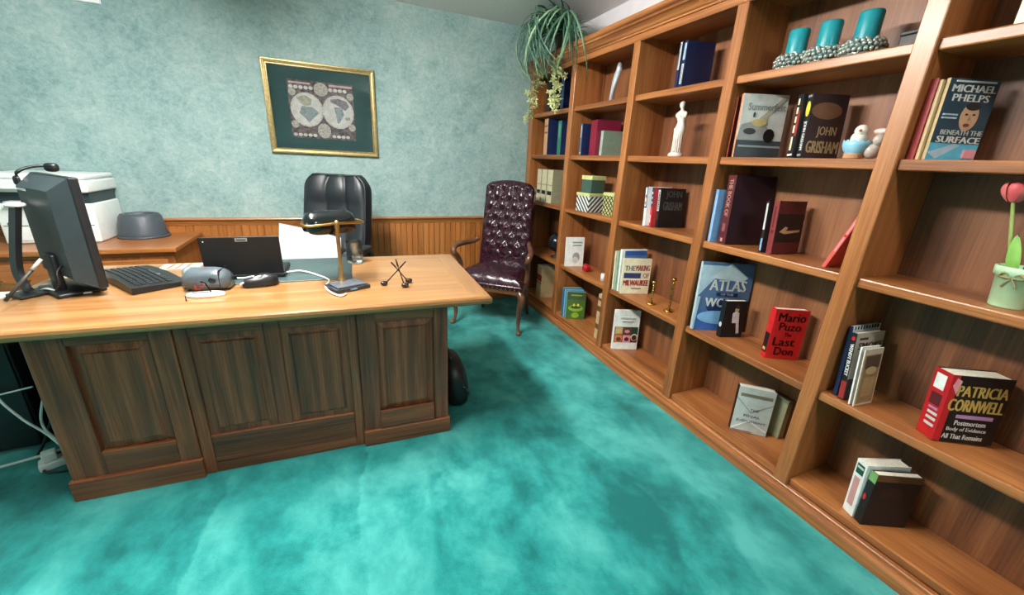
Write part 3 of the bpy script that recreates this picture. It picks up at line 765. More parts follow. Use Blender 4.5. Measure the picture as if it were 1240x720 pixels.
M_BRS2 = C('polished_brass', (206, 164, 84), .22, metal=1.0)
for (xx, yy, hh, lab) in ((1.772, 1.826, .150, 'slender brass twisted candlestick nearer the city history book'), (1.790, 1.690, .205, 'taller slender brass twisted candlestick nearer the upright')):
    c_ = thing('candlestick', lab, 'candlestick', (xx, yy, S4), 0, 'brass candlesticks')
    MB().lathe([(0, 0), (.030, 0), (.031, .004), (.022, .010), (.012, .016), (.008, .022), (0, .022)], 18).build('foot', M_BRS2, c_)
    pr_ = []
    nb = 7
    for i in range(nb*4+1):
        z = .022+(hh-.045)*i/(nb*4)
        pr_.append((.0045+.0035*(0.5-0.5*math.cos(2*PI*i/4)), z))
    MB().lathe([(0, .02)]+pr_+[(0, hh-.02)], 12).build('stem', M_BRS2, c_)
    MB().lathe([(0, hh-.024), (.006, hh-.022), (.014, hh-.012), (.016, hh), (.012, hh), (.010, hh-.010), (0, hh-.012)], 14).build('cup', M_BRS2, c_)
# row five
book('cookbook', 'white cookbook with a grid of food photographs on lowest shelf', (1.726, 2.082, S5), -20, .182, .292, .026, WHT, WHT, 4,
     front=[('rect', .04, .96, .18, .58, MAR), ('rect', .07, .36, .39, .57, TAN), ('rect', .07, .36, .19, .37, ORNG), ('rect', .39, .70, .39, .57, BRN), ('rect', .39, .70, .19, .37, PINK), ('rect', .73, .96, .39, .57, DGRN), ('rect', .73, .96, .19, .37, MAR), ('ell', .84, .32, .13, .09, CREAM), ('ell', .84, .31, .1, .07, MAR), ('ell', .2, .47, .1, .05, GOLD), ('ell', .22, .27, .1, .05, BRN), ('ell', .54, .27, .09, .05, MAR), ('ell', .54, .47, .1, .04, PINK), ('rect', .2, .8, .80, .83, LGREY), ('rect', .28, .74, .72, .745, LGREY)], group=G)
ep = thing('folded_paper', 'small folded grey paper leaning at the right end of lowest shelf', 'paper', (1.73, 1.556, S5), R(-30))
MB().box(0, .04, 0, .001, 0, .055).box(0, .04, .004, .005, 0, .05).build('sheet', C('paper_grey', (170, 176, 176)), ep)

# ---- second column
vz = thing('sculpture', 'tall twisted silvery white sculpture on the top shelf', 'sculpture', (1.80, 2.545, S1))
v = []; f = []
NS = 14
for k in range(NS+1):
    t = k/NS
    z = .005+.205*t
    rx = .017+.008*math.sin(t*PI*1.1)+.004*t; ry = rx*(.5+.35*t)
    an = 2.2*t; cx = .0; cy = -.055*t*t-.002
    for i in range(12):
        a = 2*PI*i/12
        px, py = rx*math.cos(a), ry*math.sin(a)
        v.append((cx+px*math.cos(an)-py*math.sin(an), cy+px*math.sin(an)+py*math.cos(an), z+(.025*math.sin(a) if k == NS else 0)))
for k in range(NS):
    for i in range(12):
        j = (i+1) % 12
        f.append((k*12+i, k*12+j, (k+1)*12+j, (k+1)*12+i))
f += [list(range(12))[::-1], [NS*12+i for i in range(12)]]
MB().add(v, f, True).build('body', C('silvery', (196, 202, 208), .3, metal=.2), vz)
MB().lathe([(0, 0), (.026, 0), (.026, .006), (.018, .010), (0, .010)], 16).build('foot', C('china2', (230, 228, 222), .3), vz)
book('book', 'slim navy book with white spine lettering beside burgundy volume', (1.738, 2.770, S2), -6, .15, .224, .030, NAVY, MID, 2, spn=[('rect', .56, .94, .2, .6, LGREY), ('rect', .05, .1, .2, .8, LGREY)], group=G)
book('encyclopedia_volume', 'thick burgundy volume without lettering on the second shelf', (1.738, 2.585, S2), -10, .185, .238, .105, BURG, C('burgundy2', (132, 18, 50)), 1, group=G)
book('book', 'short pale green grey book right of the burgundy volume', (1.752, 2.520, S2), -14, .14, .165, .050, C('grey_green', (112, 128, 112)), C('celadon', (170, 186, 176)), 0, group=G)
# boxes of row three
M_STRIPE = None
def striped():
    m, N, L, b = new_mat('diagonal_stripe_paper')
    tc = N.new('ShaderNodeTexCoord'); w = N.new('ShaderNodeTexWave'); w.wave_type = 'BANDS'; w.bands_direction = 'DIAGONAL'; w.inputs['Scale'].default_value = 16
    mp = N.new('ShaderNodeMapping'); mp.inputs['Scale'].default_value = (-1, -1, 1)
    L.new(tc.outputs['Object'], mp.inputs[0]); L.new(mp.outputs[0], w.inputs['Vector'])
    rp = N.new('ShaderNodeValToRGB'); rp.color_ramp.interpolation = 'CONSTANT'; rp.color_ramp.elements[1].position = .5
    rp.color_ramp.elements[0].color = lin((40, 48, 52))+(1,); rp.color_ramp.elements[1].color = lin((232, 232, 226))+(1,)
    L.new(w.outputs['Fac'], rp.inputs[0]); L.new(rp.outputs[0], b.inputs['Base Color']); b.inputs['Roughness'].default_value = .6
    return m
M_STR = striped()
def gift_box(label, P, yaw, wx, wy, h, lid, body, lidm, deco=None):
    t = thing('gift_box', label, 'box', P, R(yaw), 'patterned boxes in the second column')
    MB().rbox(0, wx, 0, wy, 0, h-lid*.3, .002, 1).build('body', body, t)
    MB().rbox(-.003, wx+.003, -.003, wy+.003, h-lid, h, .002, 1).build('lid', lidm, t)
    if deco:
        deco(t)
    return t
LIME = C('lime', (206, 206, 140))
gift_box('box with black and white diagonal stripes and pale green lid', (1.718, 2.562, S3), 4, .15, .155, .138, .022, M_STR, LIME)
gift_box('dark green box with lime lid stacked on the striped box', (1.735, 2.575, S3+.1385), 4, .125, .12, .125, .03, C('slate_green', (64, 92, 80)), LIME)
def lattice(t):
    for sgn in (1, -1):
        mb = MB()
        for i in range(-3, 5):
            # thin diagonal strips on the visible side (facing the room)
            pts = []
            z0 = .035*i; z1 = z0+.11
            a = (-.001, 0.0 if sgn > 0 else .11, z0); b_ = (-.001, .11 if sgn > 0 else 0.0, z1)
            lo, hi = max(0, .004-z0)/.11, min(1, (.138-z0)/.11)
            if hi <= lo:
                continue
            A_ = Vector(a).lerp(Vector(b_), lo); B_ = Vector(a).lerp(Vector(b_), hi)
            mb.tube([A_, B_], .003, 5, smooth=False)
        mb.build('lattice_strips', BLK, t)
gift_box('yellow green box with black lattice pattern beside the upright', (1.775, 2.345, S3), 4, .13, .11, .16, .022, C('lime2', (190, 190, 128)), LIME, lattice)
# row four
book('book', 'white paperback with faint grey dove print beside small red cube', (1.705, 2.788, S4), -10, .158, .242, .022, WHT, WHT, 4, front=[Tx('WISCONSIN', .3, .9, .82, .88, GREY)][:0]+[('rect', .34, .9, .80, .85, GREY), ('rect', .36, .86, .70, .75, GREY), ('ell', .58, .32, .2, .16, GREY), ('ell', .54, .22, .16, .12, LGREY)], group=G)
rc = thing('red_ornament', 'small red apple-shaped ornament beside the white paperback', 'ornament', (1.80, 2.615, S4))
MB().sup((0, 0, .030), (.034, .034, .030), .85, .9).build('body', C('apple_red', (176, 24, 36), .3), rc)
MB().cyl((0, 0, .054), (.004, .002, .072), .003, .002, 8).build('stem', BRN, rc)
wc = thing('votive_candle', 'short white candle stub beside the upright', 'candle', (1.775, 2.345, S4))
MB().lathe([(0, 0), (.022, 0), (.022, .052), (.019, .055), (.006, .052), (0, .051)], 18).build('wax', WHT, wc)
MB().cyl((0, 0, .05), (.001, 0, .062), .001, seg=6).build('wick', BLK, wc)
# row five
book('book', 'teal blue book, leftmost of three on the lowest shelf', (1.706, 2.770, S5), -14, .165, .245, .028, C('ocean', (24, 118, 152)), C('ocean', (24, 118, 152)), 3, group=G)
book('book', 'light blue white-spined book, middle of three on the lowest shelf', (1.704, 2.735, S5), -18, .16, .24, .022, C('azure', (58, 150, 190)), LGREY, 3, group=G)
book('garden_book', 'green book with a garden fountain on its cover, lowest shelf', (1.702, 2.700, S5), -24, .158, .236, .024, C('moss', (72, 104, 44)), C('pale_spine', (196, 206, 200)), 3, front=[('rect', 0, 1, .72, 1, C('moss_dark', (66, 78, 50))), ('ell', .5, .40, .40, .12, C('lime_leaf', (140, 176, 40))), ('ell', .5, .44, .28, .06, C('moss_dark', (66, 78, 50))), ('ell', .5, .14, .2, .1, C('lime_leaf', (140, 176, 40))), ('rect', .2, .8, .86, .9, C('lime_leaf', (140, 176, 40))), ('ell', .4, .52, .06, .05, YEL), ('ell', .62, .52, .06, .05, YEL)], group=G)
book('book', 'tan and brown banded old book hugging the upright on lowest shelf', (1.722, 2.264, S5), -6, .19, .350, .045, TAN, TAN, 0, spn=[('rect', .22, .34, 0, 1, BRN), ('rect', .62, .74, 0, 1, BRN), ('rect', .86, .92, 0, 1, BRN)], group=G)

# ---- first column, by the back wall
book('book', 'dark blue book on the top shelf partly behind the trailing plant', (1.738, 3.105, S1), -8, .165, .255, .06, NAVY, C('royal', (40, 70, 120)), 2, group=G)
book('book', 'black book on the top shelf deep behind the plant', (1.738, 3.34, S1), -8, .165, .25, .08, BLK, C('ink_blue', (24, 30, 46)), 2, group=G)
book('book', 'tall tan-spined book on the second shelf near the back wall', (1.738, 3.330, S2), -6, .185, .295, .085, NAVY, C('peach', (206, 160, 120)), 2, spn=[('rect', .78, .82, .1, .9, BRN), ('rect', .6, .64, .1, .9, BRN)], group=G)
book('book', 'green-spined book on the second shelf near the back wall', (1.738, 3.090, S2), -8, .185, .265, .08, NAVY, C('jade', (44, 120, 104)), 2, spn=[('rect', .5, .9, .3, .7, C('jade_light', (90, 156, 136)))], group=G)
book('booklet', 'thin cream booklet leaning against the upright on the second shelf', (1.735, 2.985, S2), 0, .14, .20, .006, CREAM, CREAM, -12, soft=True, group=G, cat='booklet')
for i, (yy, tt, lab) in enumerate(((3.400, .085, 'beige law volume, leftmost of three matching volumes'), (3.292, .100, 'beige law volume, middle of three matching volumes'), (3.182, .102, 'beige law volume, rightmost of three matching volumes'))):
    book('law_volume', lab, (1.738, yy, S3), -2, .19, .282, tt, C('bone', (150, 146, 118)), C('bone_spine', (206, 198, 164)), 0, spn=[('rect', .24, .36, .1, .9, BLK), ('rect', .52, .56, .0, 1, C('bone_dark', (170, 160, 126)))], group='matching beige volumes')
gl = thing('desk_globe', 'small black globe on a stand on the dark shelf by the back wall', 'globe', (1.80, 3.12, S4))
MB().lathe([(0, 0), (.05, 0), (.05, .008), (.012, .018), (.010, .045), (0, .05)], 20).build('stand', C('ebony', (34, 28, 28)), gl)
MB().sup((0, 0, .135), (.085, .085, .085), 1, 1, 24, 16).build('sphere', C('black_gloss', (26, 28, 32), .2), gl)
MB().tube([(.0, .093*math.sin(a), .135-.093*math.cos(a)) for a in [PI*i/14 for i in range(15)]], .004, 6).build('meridian_ring', M_BRS2, gl)
book('old_book', 'thick tan leather book with red label behind the burgundy chair', (1.735, 3.24, S5), -4, .20, .31, .115, TAN, TAN, 0, spn=[('rect', .52, .72, 0, 1, C('label_red', (140, 20, 32))), ('rect', .44, .47, 0, 1, BLK)], group=G)

# potted tulip
tp = thing('potted_tulip', 'artificial pink tulip in a pale green pot on the shelf', 'potted flower', (1.80, .445, S3))
M_POT = C('mint', (186, 222, 180), .4)
pot = MB().lathe([(0, 0), (.034, 0), (.036, .003), (.045, .092), (.051, .093), (.053, .118), (.050, .120), (.046, .118), (.042, .098), (0, .096)], 26).build('pot', M_POT, tp)
bowm = C('twine', (150, 138, 96), .8)
bw = MB()
for sx in (1, -1):
    bw.tube(catmull([(-.046, 0, .092), (-.052, sx*.016, .104), (-.050, sx*.024, .092), (-.047, 0, .090)], 5), .003, 6)
    bw.tube(catmull([(-.046, 0, .090), (-.046, sx*.010, .074), (-.044, sx*.014, .062)], 4), .0025, 6)
bw.build('twine_bow', bowm, pot)
MB().lathe([(0, .097), (.041, .098), (.02, .106), (0, .108)], 16).build('moss', C('moss_fill', (60, 84, 40), .9, bump=.5), tp)
MB().tube(catmull([(-.012, .016, .10), (-.012, .04, .18), (-.010, .062, .262), (-.008, .072, .30)], 6), .0045, 8).build('stem', C('stem_green', (150, 170, 92)), tp)
def tulip_leaf(pts, w, mat):
    pts = catmull(pts, 5)
    n = len(pts)
    v = []; f = []
    for i, p in enumerate(pts):
        t = i/(n-1)
        ww = w*(math.sin(PI*min(1, t*.9+.12))**.7)
        side = Vector((.25, 1, 0)).normalized()
        v += [p-side*ww+Vector((-.006, 0, 0)), p, p+side*ww+Vector((-.006, 0, 0))]
    v += [q+Vector((.0015, 0, 0)) for q in v]
    m_ = n*3
    for i in range(n-1):
        for k in range(2):
            a = i*3+k
            f.append((a, a+1, a+4, a+3)); f.append((m_+a+3, m_+a+4, m_+a+1, m_+a))
        f.append((i*3, i*3+3, m_+i*3+3, m_+i*3)); f.append((i*3+2, m_+i*3+2, m_+i*3+5, i*3+5))
    MB().add(v, f, True).build('leaf', mat, tp)
M_LEAF = C('leaf_green', (74, 150, 52), .5); M_LEAF2 = C('leaf_light', (140, 190, 90), .5)
tulip_leaf([(-.02, .010, .10), (-.028, .018, .15), (-.022, .030, .21)], .016, M_LEAF2)
tulip_leaf([(0, -.012, .10), (.0, -.03, .17), (.002, -.05, .245)], .020, M_LEAF)
tulip_leaf([(.012, -.024, .10), (.02, -.055, .16), (.02, -.085, .20)], .016, M_LEAF)
M_PET = C('petal', (226, 92, 96), .5); M_PET2 = C('petal2', (236, 122, 120), .5)
for k in range(6):
    a = 2*PI*k/6; rr = .026 if k % 2 else .030
    v = []; f = []
    NV = 7
    for j in range(NV+1):
        t = j/NV
        ra = rr*(math.sin(PI*(.12+.62*t)))*1.1
        hw = .62*(1-abs(t-.45)**2*1.6)
        for q in range(5):
            aa = a+hw*(q-2)/2
            v.append((-.008+ra*math.cos(aa), .072+ra*math.sin(aa), .296+.058*t-(.006*abs(q-2)/2 if j == NV else 0)))
    for j in range(NV):
        for q in range(4):
            i0 = j*5+q
            f.append((i0, i0+1, i0+6, i0+5))
    MB().add(v, f, True).build('petal', M_PET if k % 2 else M_PET2, tp)

# ================================================================== picture on the back wall
PX0, PX1, PZ0, PZ1 = -.424, .342, 1.325, 1.961
pc = thing('framed_picture', 'gold-framed antique double-hemisphere map print in dark green mat on the back wall', 'picture', ((PX0+PX1)/2, Y_B, PZ0))
W2 = (PX1-PX0)/2; PH = PZ1-PZ0
M_FR = flat('frame_gold', (150, 132, 88), .36, .6, var=.12, scale=60)
def frame_side(a, b, name):
    # stepped profile: (offset inwards, depth towards room)
    prof = [(0, 0), (0, -.020), (.004, -.026), (.012, -.026), (.014, -.020), (.026, -.018), (.030, -.022), (.036, -.022), (.040, -.012), (.040, 0)]
    a = Vector(a); b = Vector(b); al = (b-a).normalized(); inn = Vector((-al[1], al[0]))
    v = []
    for p, sg in ((a, 1), (b, -1)):
        for d, y in prof:
            q = p+inn*d+al*sg*d
            v.append((q[0], y, q[1]))
    n = len(prof)
    f = [(i, i+1, n+i+1, n+i) for i in range(n-1)]+[(0, n-1, 2*n-1, n)]
    MB().add(v, f).build(name, M_FR, pc)
frame_side((-W2, 0), (W2, 0), 'frame_side'); frame_side((W2, 0), (W2, PH), 'frame_side')
frame_side((W2, PH), (-W2, PH), 'frame_side'); frame_side((-W2, PH), (-W2, 0), 'frame_side')
MB().box(-W2+.03, W2-.03, -.010, -.004, .03, PH-.03).build('mat_board', flat('mat_green', (34, 78, 78), .7, var=.05), pc)
mp_ = MB().box(-.195, .195, -.0112, -.010, .105, .505).build('map_print', flat('map_ground', (112, 98, 100), .6, var=.45, scale=46), pc)
def disc(mb, cx, cz, rx, rz, y0, y1, n=36):
    mb.prism([(cx+rx*math.cos(2*PI*i/n), cz+rz*math.sin(2*PI*i/n)) for i in range(n)], 'Y', y0, y1)
M_PAPER = flat('map_paper', (244, 242, 236), .6, var=.08, scale=30)
for cx in (-.092, .096):
    d_ = MB(); disc(d_, cx, .305, .096, .118, -.0118, -.0112); d_.build('hemisphere_ring', flat('map_ring', (232, 230, 222), .6, var=.15, scale=90), mp_)
    d_ = MB(); disc(d_, cx, .305, .086, .106, -.0123, -.0118); d_.build('hemisphere', M_PAPER, mp_)
lands = [([(-.150, .385), (-.10, .405), (-.06, .38), (-.065, .34), (-.10, .33), (-.13, .35)], (190, 192, 172)), ([(-.12, .33), (-.06, .325), (-.02, .29), (-.06, .25), (-.085, .215), (-.11, .25), (-.14, .28)], (160, 174, 178)),
         ([(.05, .39), (.10, .40), (.15, .385), (.165, .35), (.14, .32), (.11, .34), (.08, .36), (.055, .37)], (150, 142, 152)), ([(.07, .34), (.12, .34), (.13, .29), (.10, .23), (.085, .225), (.08, .28)], (160, 156, 162)), ([(.135, .27), (.165, .275), (.168, .255), (.14, .25)], (160, 168, 168))]
for pts, col in lands:
    MB().prism(pts, 'Y', -.0127, -.0123).build('land_shape', flat('land_%d' % col[0], col, .6, var=.15, scale=60), mp_)
d_ = MB(); disc(d_, .0, .452, .042, .046, -.0122, -.0112); d_.build('medallion', flat('map_medal', (204, 200, 192), .6, var=.2, scale=80), mp_)
d_ = MB(); disc(d_, .0, .165, .040, .052, -.0122, -.0112); d_.build('medallion', flat('map_medal', (204, 200, 192), .6), mp_)
for cx, cz in ((-.17, .20), (.175, .20), (-.17, .42), (.175, .42)):
    d_ = MB(); disc(d_, cx, cz, .022, .026, -.0120, -.0112, 20); d_.build('medallion', flat('map_medal', (204, 200, 192), .6), mp_)
MB().box(.05, .19, -.0120, -.0112, .478, .492).box(-.185, -.06, -.0120, -.0112, .478, .490).build('title_band', flat('map_pink', (226, 196, 196), .6), mp_)
sw = MB()
for i in range(12):
    x_ = -.175+i*.029
    if abs(x_) > .045:
        sw.prism([(x_+.013*math.cos(2*PI*k/10), .128+.012*math.sin(2*PI*k/10)) for k in range(10)], 'Y', -.0118, -.0112)
    if abs(x_) > .05:
        sw.prism([(x_+.013*math.cos(2*PI*k/10), .455+.013*math.sin(2*PI*k/10)) for k in range(10)], 'Y', -.0118, -.0112)
sw.build('border_scrolls', M_PAPER, mp_)
mp_.scale = (1.155, 1, 1.0)
mp_.location = (-.006, 0, .012)
pg = new_mat('picture_glass'); pg[3].inputs['Base Color'].default_value = (1, 1, 1, 1); pg[3].inputs['Transmission Weight'].default_value = 1; pg[3].inputs['Roughness'].default_value = 0.03; pg[3].inputs['IOR'].default_value = 1.35
MB().box(-W2+.035, W2-.035, -.0165, -.0150, .035, PH-.035).build('glazing', pg[0], pc)

# white louvred wall grille near the ceiling
gv = thing('air_vent', 'white wall grille high on the back wall at the top left', 'vent', (-1.345, Y_B, 2.135))
MB().box(-.115, .115, -.012, 0, 0, .018).box(-.115, .115, -.012, 0, .122, .14).box(-.115, -.095, -.012, 0, .018, .122).box(.095, .115, -.012, 0, .018, .122).build('frame', flat('vent_white', (236, 240, 240), .5), gv)
for k in range(6):
    MB().box(-.095, .095, -.010, -.008, 0, .016).build('louver', MATS['vent_white'], gv, (0, 0, .022+k*.017), (R(-25), 0, 0))

# ================================================================== plant on the bookcase
pl = thing('trailing_plant', 'green strap-leaved plant trailing from the top of the bookcase in the corner', 'plant', (1.75, 3.12, 2.15))
MB().lathe([(0, 0), (.085, 0), (.09, .01), (.11, .13), (.115, .14), (.105, .14), (.10, .12), (0, .115)], 24).build('pot', flat('plant_pot', (88, 70, 54), .7), pl)
random.seed(11)
M_STRAP = [flat('strap_green', (104, 146, 116), .5, var=.15, scale=12), flat('strap_dark', (58, 100, 84), .5, var=.15, scale=12), flat('strap_pale', (150, 180, 144), .5, var=.12, scale=12)]
def strap(L_, up, droop, w):
    """one arching strap leaf along +x"""
    n = 9
    v = []; f = []
    x_ = 0; z_ = 0; a = up
    st_ = L_/n
    for i in range(n+1):
        t = i/n
        ww = w*(1-.9*t**2.2)*(0.45+1.2*min(t, .45))
        v += [(x_, -ww, z_+ww*.35), (x_, 0, z_), (x_, ww, z_+ww*.35)]
        x_ += st_*math.cos(a); z_ += st_*math.sin(a)
        a -= droop/n*(1.5-.5*t)
    m_ = len(v)
    v += [(p[0], p[1], p[2]-.0015) for p in v]
    for i in range(n):
        for k in range(2):
            q = i*3+k
            f.append((q, q+1, q+4, q+3)); f.append((m_+q+3, m_+q+4, m_+q+1, m_+q))
        f.append((i*3, i*3+3, m_+i*3+3, m_+i*3)); f.append((i*3+2, m_+i*3+2, m_+i*3+5, i*3+5))
    f.append((n*3, n*3+1, n*3+2, m_+n*3+2, m_+n*3+1, m_+n*3))
    return MB().add(v, f, True)
kinds = [(.40, 1.15, 1.25, .010), (.48, .95, 2.1, .011), (.58, .9, 2.5, .010), (.68, .75, 2.7, .011), (.46, .35, 1.6, .010), (.82, .75, 2.85, .010)]
leafmesh = []
for (L_, up, dr_, w_) in kinds:
    for m_ in M_STRAP:
        me = strap(L_, up, dr_, w_).mesh('leaf'); me.materials.append(m_); leafmesh.append(me)
for k in range(190):
    # most leaves spill to the room side (-x) and towards the viewer
    az = random.gauss(PI*1.10, 1.0)
    r0 = random.uniform(.01, .05)
    base = (r0*math.cos(az)-.02, r0*math.sin(az), .125)
    ki = random.choice([0, 1, 2, 3, 3, 4, 5, 5, 5]) if math.cos(az) < .1 and math.sin(az) < .75 else random.choice([0, 4])
    if math.sin(az) > .55:
        ki = random.choice([0, 4])
    s_ = random.uniform(.78, 1.05)
    if math.cos(az) > -.35:
        ki = random.choice([0, 4]); s_ *= .55
    o = mk('leaf', leafmesh[ki*3+random.choice([0, 0, 1, 1, 2])], None, pl, base, (random.uniform(-.6, .6), random.uniform(-.35, .25), az))
    o.scale = (s_, s_, s_)
M_FLR = flat('cream_flower', (206, 212, 150), .6, var=.15, scale=40)
petal = MB().add([(0, 0, 0), (.018, -.009, .006), (.034, 0, .003), (.018, .009, .006), (.018, 0, -.003)], [(0, 1, 2), (0, 2, 3), (0, 4, 1), (1, 4, 2), (2, 4, 3), (3, 4, 0)])
def flower_cluster(p0, p1, nfl, spread):
    st_ = MB().tube(catmull([p0, (Vector(p0)+Vector(p1))/2+Vector((-.04, -.02, .06)), p1], 8), .003, 6).build('flower_stem', M_STRAP[2], pl)
    cl = MB()
    d = Vector(p1)-Vector(p0)
    for i in range(nfl):
        t = 0.35+.65*i/(nfl-1)
        c_ = Vector(p0)+d*t+Vector((random.gauss(0, spread), random.gauss(0, spread), random.gauss(0, .012)))
        q = Matrix.Translation(c_) @ Matrix.Rotation(random.uniform(0, 6.28), 4, 'Z') @ Matrix.Rotation(random.uniform(.3, 1.6), 4, 'Y')
        for k in range(5):
            cl.add(petal.v, petal.f, False, q @ Matrix.Rotation(2*PI*k/5, 4, 'Z'))
    cl.build('flowers', M_FLR, st_)
flower_cluster((-.10, -.02, .12), (-.17, -.17, -.40), 40, .024)
flower_cluster((-.12, .08, .12), (-.20, .25, -.46), 30, .024)
flower_cluster((-.06, .06, .12), (-.19, .17, .26), 12, .02)

# ================================================================== things on the desk
DZ = .7605
M_BPL = flat('black_plastic', (22, 24, 27), .4, var=.05)
M_GPL = flat('graphite_plastic', (44, 54, 58), .45, var=.05)
M_GREYPL = flat('grey_plastic', (78, 88, 94), .28, var=.04, coat=.3)
M_LEATHER_B = flat('black_leather', (26, 31, 36), .42, var=.12, scale=90, bump=.12)
M_CHROME = flat('chrome', (200, 202, 204), .15, 1.0, var=.02)
M_WCABLE = flat('white_cable', (226, 226, 222), .45)
M_BCABLE = flat('black_cable', (18, 18, 20), .5)

# monitor: seen from behind
mo = thing('computer_monitor', 'black computer monitor seen from behind at the left end of the desk', 'monitor', (-1.015, 2.155, DZ), 0)
wdir = math.atan2(-.77, .64)        # along the width, from far edge to near edge
mo.rotation_euler = (0, 0, wdir)
# local x: along width (near edge +), local +y: (0.77,0.64) = screen side, -y: back
MW = .185
sc = MB().rbox(-MW, MW, .0, .030, .030, .455, .006, 2).build('bezel', M_BPL, mo)
MB().box(-MW+.015, MW-.015, .030, .0306, .045, .440).build('screen', flat('screen_black', (8, 10, 14), .12), mo)
# tapered rear housing
def frustum(x0, x1, z0, z1, X0, X1, Z0, Z1, ya, yb):
    v = [(x0, ya, z0), (x1, ya, z0), (x1, ya, z1), (x0, ya, z1), (X0, yb, Z0), (X1, yb, Z0), (X1, yb, Z1), (X0, yb, Z1)]
    return MB().add(v, [(0, 1, 2, 3), (7, 6, 5, 4), (0, 4, 5, 1), (1, 5, 6, 2), (2, 6, 7, 3), (3, 7, 4, 0)])
frustum(-MW+.004, MW-.004, .034, .451, -MW+.04, MW-.03, .075, .405, .001, -.055).build('rear_housing', M_GPL, mo)
MB().box(-.14, -.05, -.0562, -.0545, .392, .400).build('white_strip', flat('off_white', (230, 232, 230), .4), mo)  # thin white strip high on the rear housing
MB().rbox(-.030, .045, -.075, -.050, .01, .16, .008, 2).build('stand_neck', M_BPL, mo)
MB().rbox(-.10, .11, -.10, .045, 0, .016, .007, 3).build('stand_base', M_BPL, mo)
cbl = MB().tube(catmull([(.08, -.056, .12), (.10, -.08, .10), (.11, -.085, .06), (.08, -.095, .025)], 6), .004, 6).build('video_cable', M_BCABLE, mo)

# headset resting over the top of the monitor
hs = thing('headset', 'black headset hung over the top corner of the monitor', 'headset', (-1.115, 2.305, 1.214))
MB().tube(catmull([(-.045, -.02, -.025), (-.04, -.03, 0.0), (-.015, -.01, .018), (.02, .01, .026), (.04, .02, .022)], 6), .006, 8).build('headband', M_BPL, hs)
MB().sup((.042, .02, .020), (.022, .018, .018), .7, .8).build('ear_cushion', M_BPL, hs)
MB().sup((-.048, -.02, -.032), (.014, .016, .020), .7, .8).build('ear_cushion', M_BPL, hs)
MB().tube(catmull([(-.036, -.03, -.008), (-.03, -.035, -.03), (-.028, -.03, -.05)], 5), .004, 6).build('inner_band', flat('off_white', (230, 232, 230), .4), hs)

# curved black stand with a white tip
cs = thing('curved_lamp_stand', 'curved black stand with a white tip left of the monitor', 'stand', (-1.145, 2.10, DZ))
pts = catmull([(.0, .0, .012), (-.018, .02, .035), (-.040, .05, .075), (-.036, .06, .14), (-.012, .06, .24), (.012, .06, .335)], 7)
v = []; f = []
for i, p in enumerate(pts):
    a = pts[max(i-1, 0)]; c_ = pts[min(i+1, len(pts)-1)]
    t = (c_-a).normalized(); s_ = Vector((.75, -.66, 0)); n_ = t.cross(s_).normalized()
    for (q, w_) in ((-1, -1), (1, -1), (1, 1), (-1, 1)):
        v.append(p+s_*.022*q+n_*.009*w_)
for i in range(len(pts)-1):
    for k in range(4):
        f.append((i*4+k, i*4+(k+1) % 4, i*4+4+(k+1) % 4, i*4+4+k))
f += [(3, 2, 1, 0), tuple((len(pts)-1)*4+k for k in range(4))]
MB().add(v, f).build('arm', M_BPL, cs)
MB().rbox(-.045, .055, -.05, .05, 0, .012, .005, 2, Matrix.Rotation(R(-40), 4, 'Z')).build('base', M_BPL, cs)
MB().sup((.013, .06, .340), (.028, .024, .010), .8, .8).build('tip', flat('off_white', (230, 232, 230), .4), cs)

# loose stick, papers, cables
pen = thing('pointer_stick', 'grey stick with a white end leaning across the desk corner by the monitor', 'stick', (-1.175, 2.02, DZ))
a_, b_ = Vector((.0, .0, .004)), Vector((.105, .06, .145))
MB().cyl(a_, a_.lerp(b_, .74), .006, .0065, 10).build('shaft', flat('stick_grey', (70, 66, 62), .4), pen)
MB().cyl(a_.lerp(b_, .74), b_, .007, .006, 10).build('end', flat('off_white', (230, 232, 230), .4), pen)
def cable(label, pts, r, mat, cat='cable', name='cable'):
    o = MB().tube(catmull(pts, 8), r, 8).build(name, mat)
    o.location = Vector(pts[0])
    for w in o.data.vertices:
        w.co -= Vector(pts[0])
    return tag(o, label, cat)
cable('white cable lying between curved stand and monitor base', [(-1.13, 2.13, DZ+.006), (-1.09, 2.10, DZ+.02), (-1.04, 2.07, DZ+.008), (-.98, 2.055, DZ+.006), (-.945, 2.06, DZ+.006)], .004, M_WCABLE)
cable('white lamp cord running from the laptop to the banker lamp', [(-.27, 2.20, DZ+.010), (-.20, 2.20, DZ+.014), (-.12, 2.12, DZ+.008), (-.07, 2.02, DZ+.008), (-.085, 1.93, DZ+.006), (-.06, 1.83, DZ+.006), (-.022, 1.775, DZ+.005), (.0, 1.80, DZ+.005)], .004, M_WCABLE)
pp = thing('paper_stack', 'few loose papers beside the monitor base', 'papers', (-1.07, 2.30, DZ), R(15))
for k, (dx, dy, a_) in enumerate(((0, 0, 0), (.015, .01, 8), (-.01, .012, -6))):
    MB().box(-.10, .10, -.07, .07, 0, .0015).build('sheet', [flat('sheet_grey', (170, 172, 168), .7), flat('off_white', (230, 232, 230), .4), flat('sheet_tan', (196, 172, 140), .7)][k], pp, (dx, dy, .0016*k), (0, 0, R(a_)))

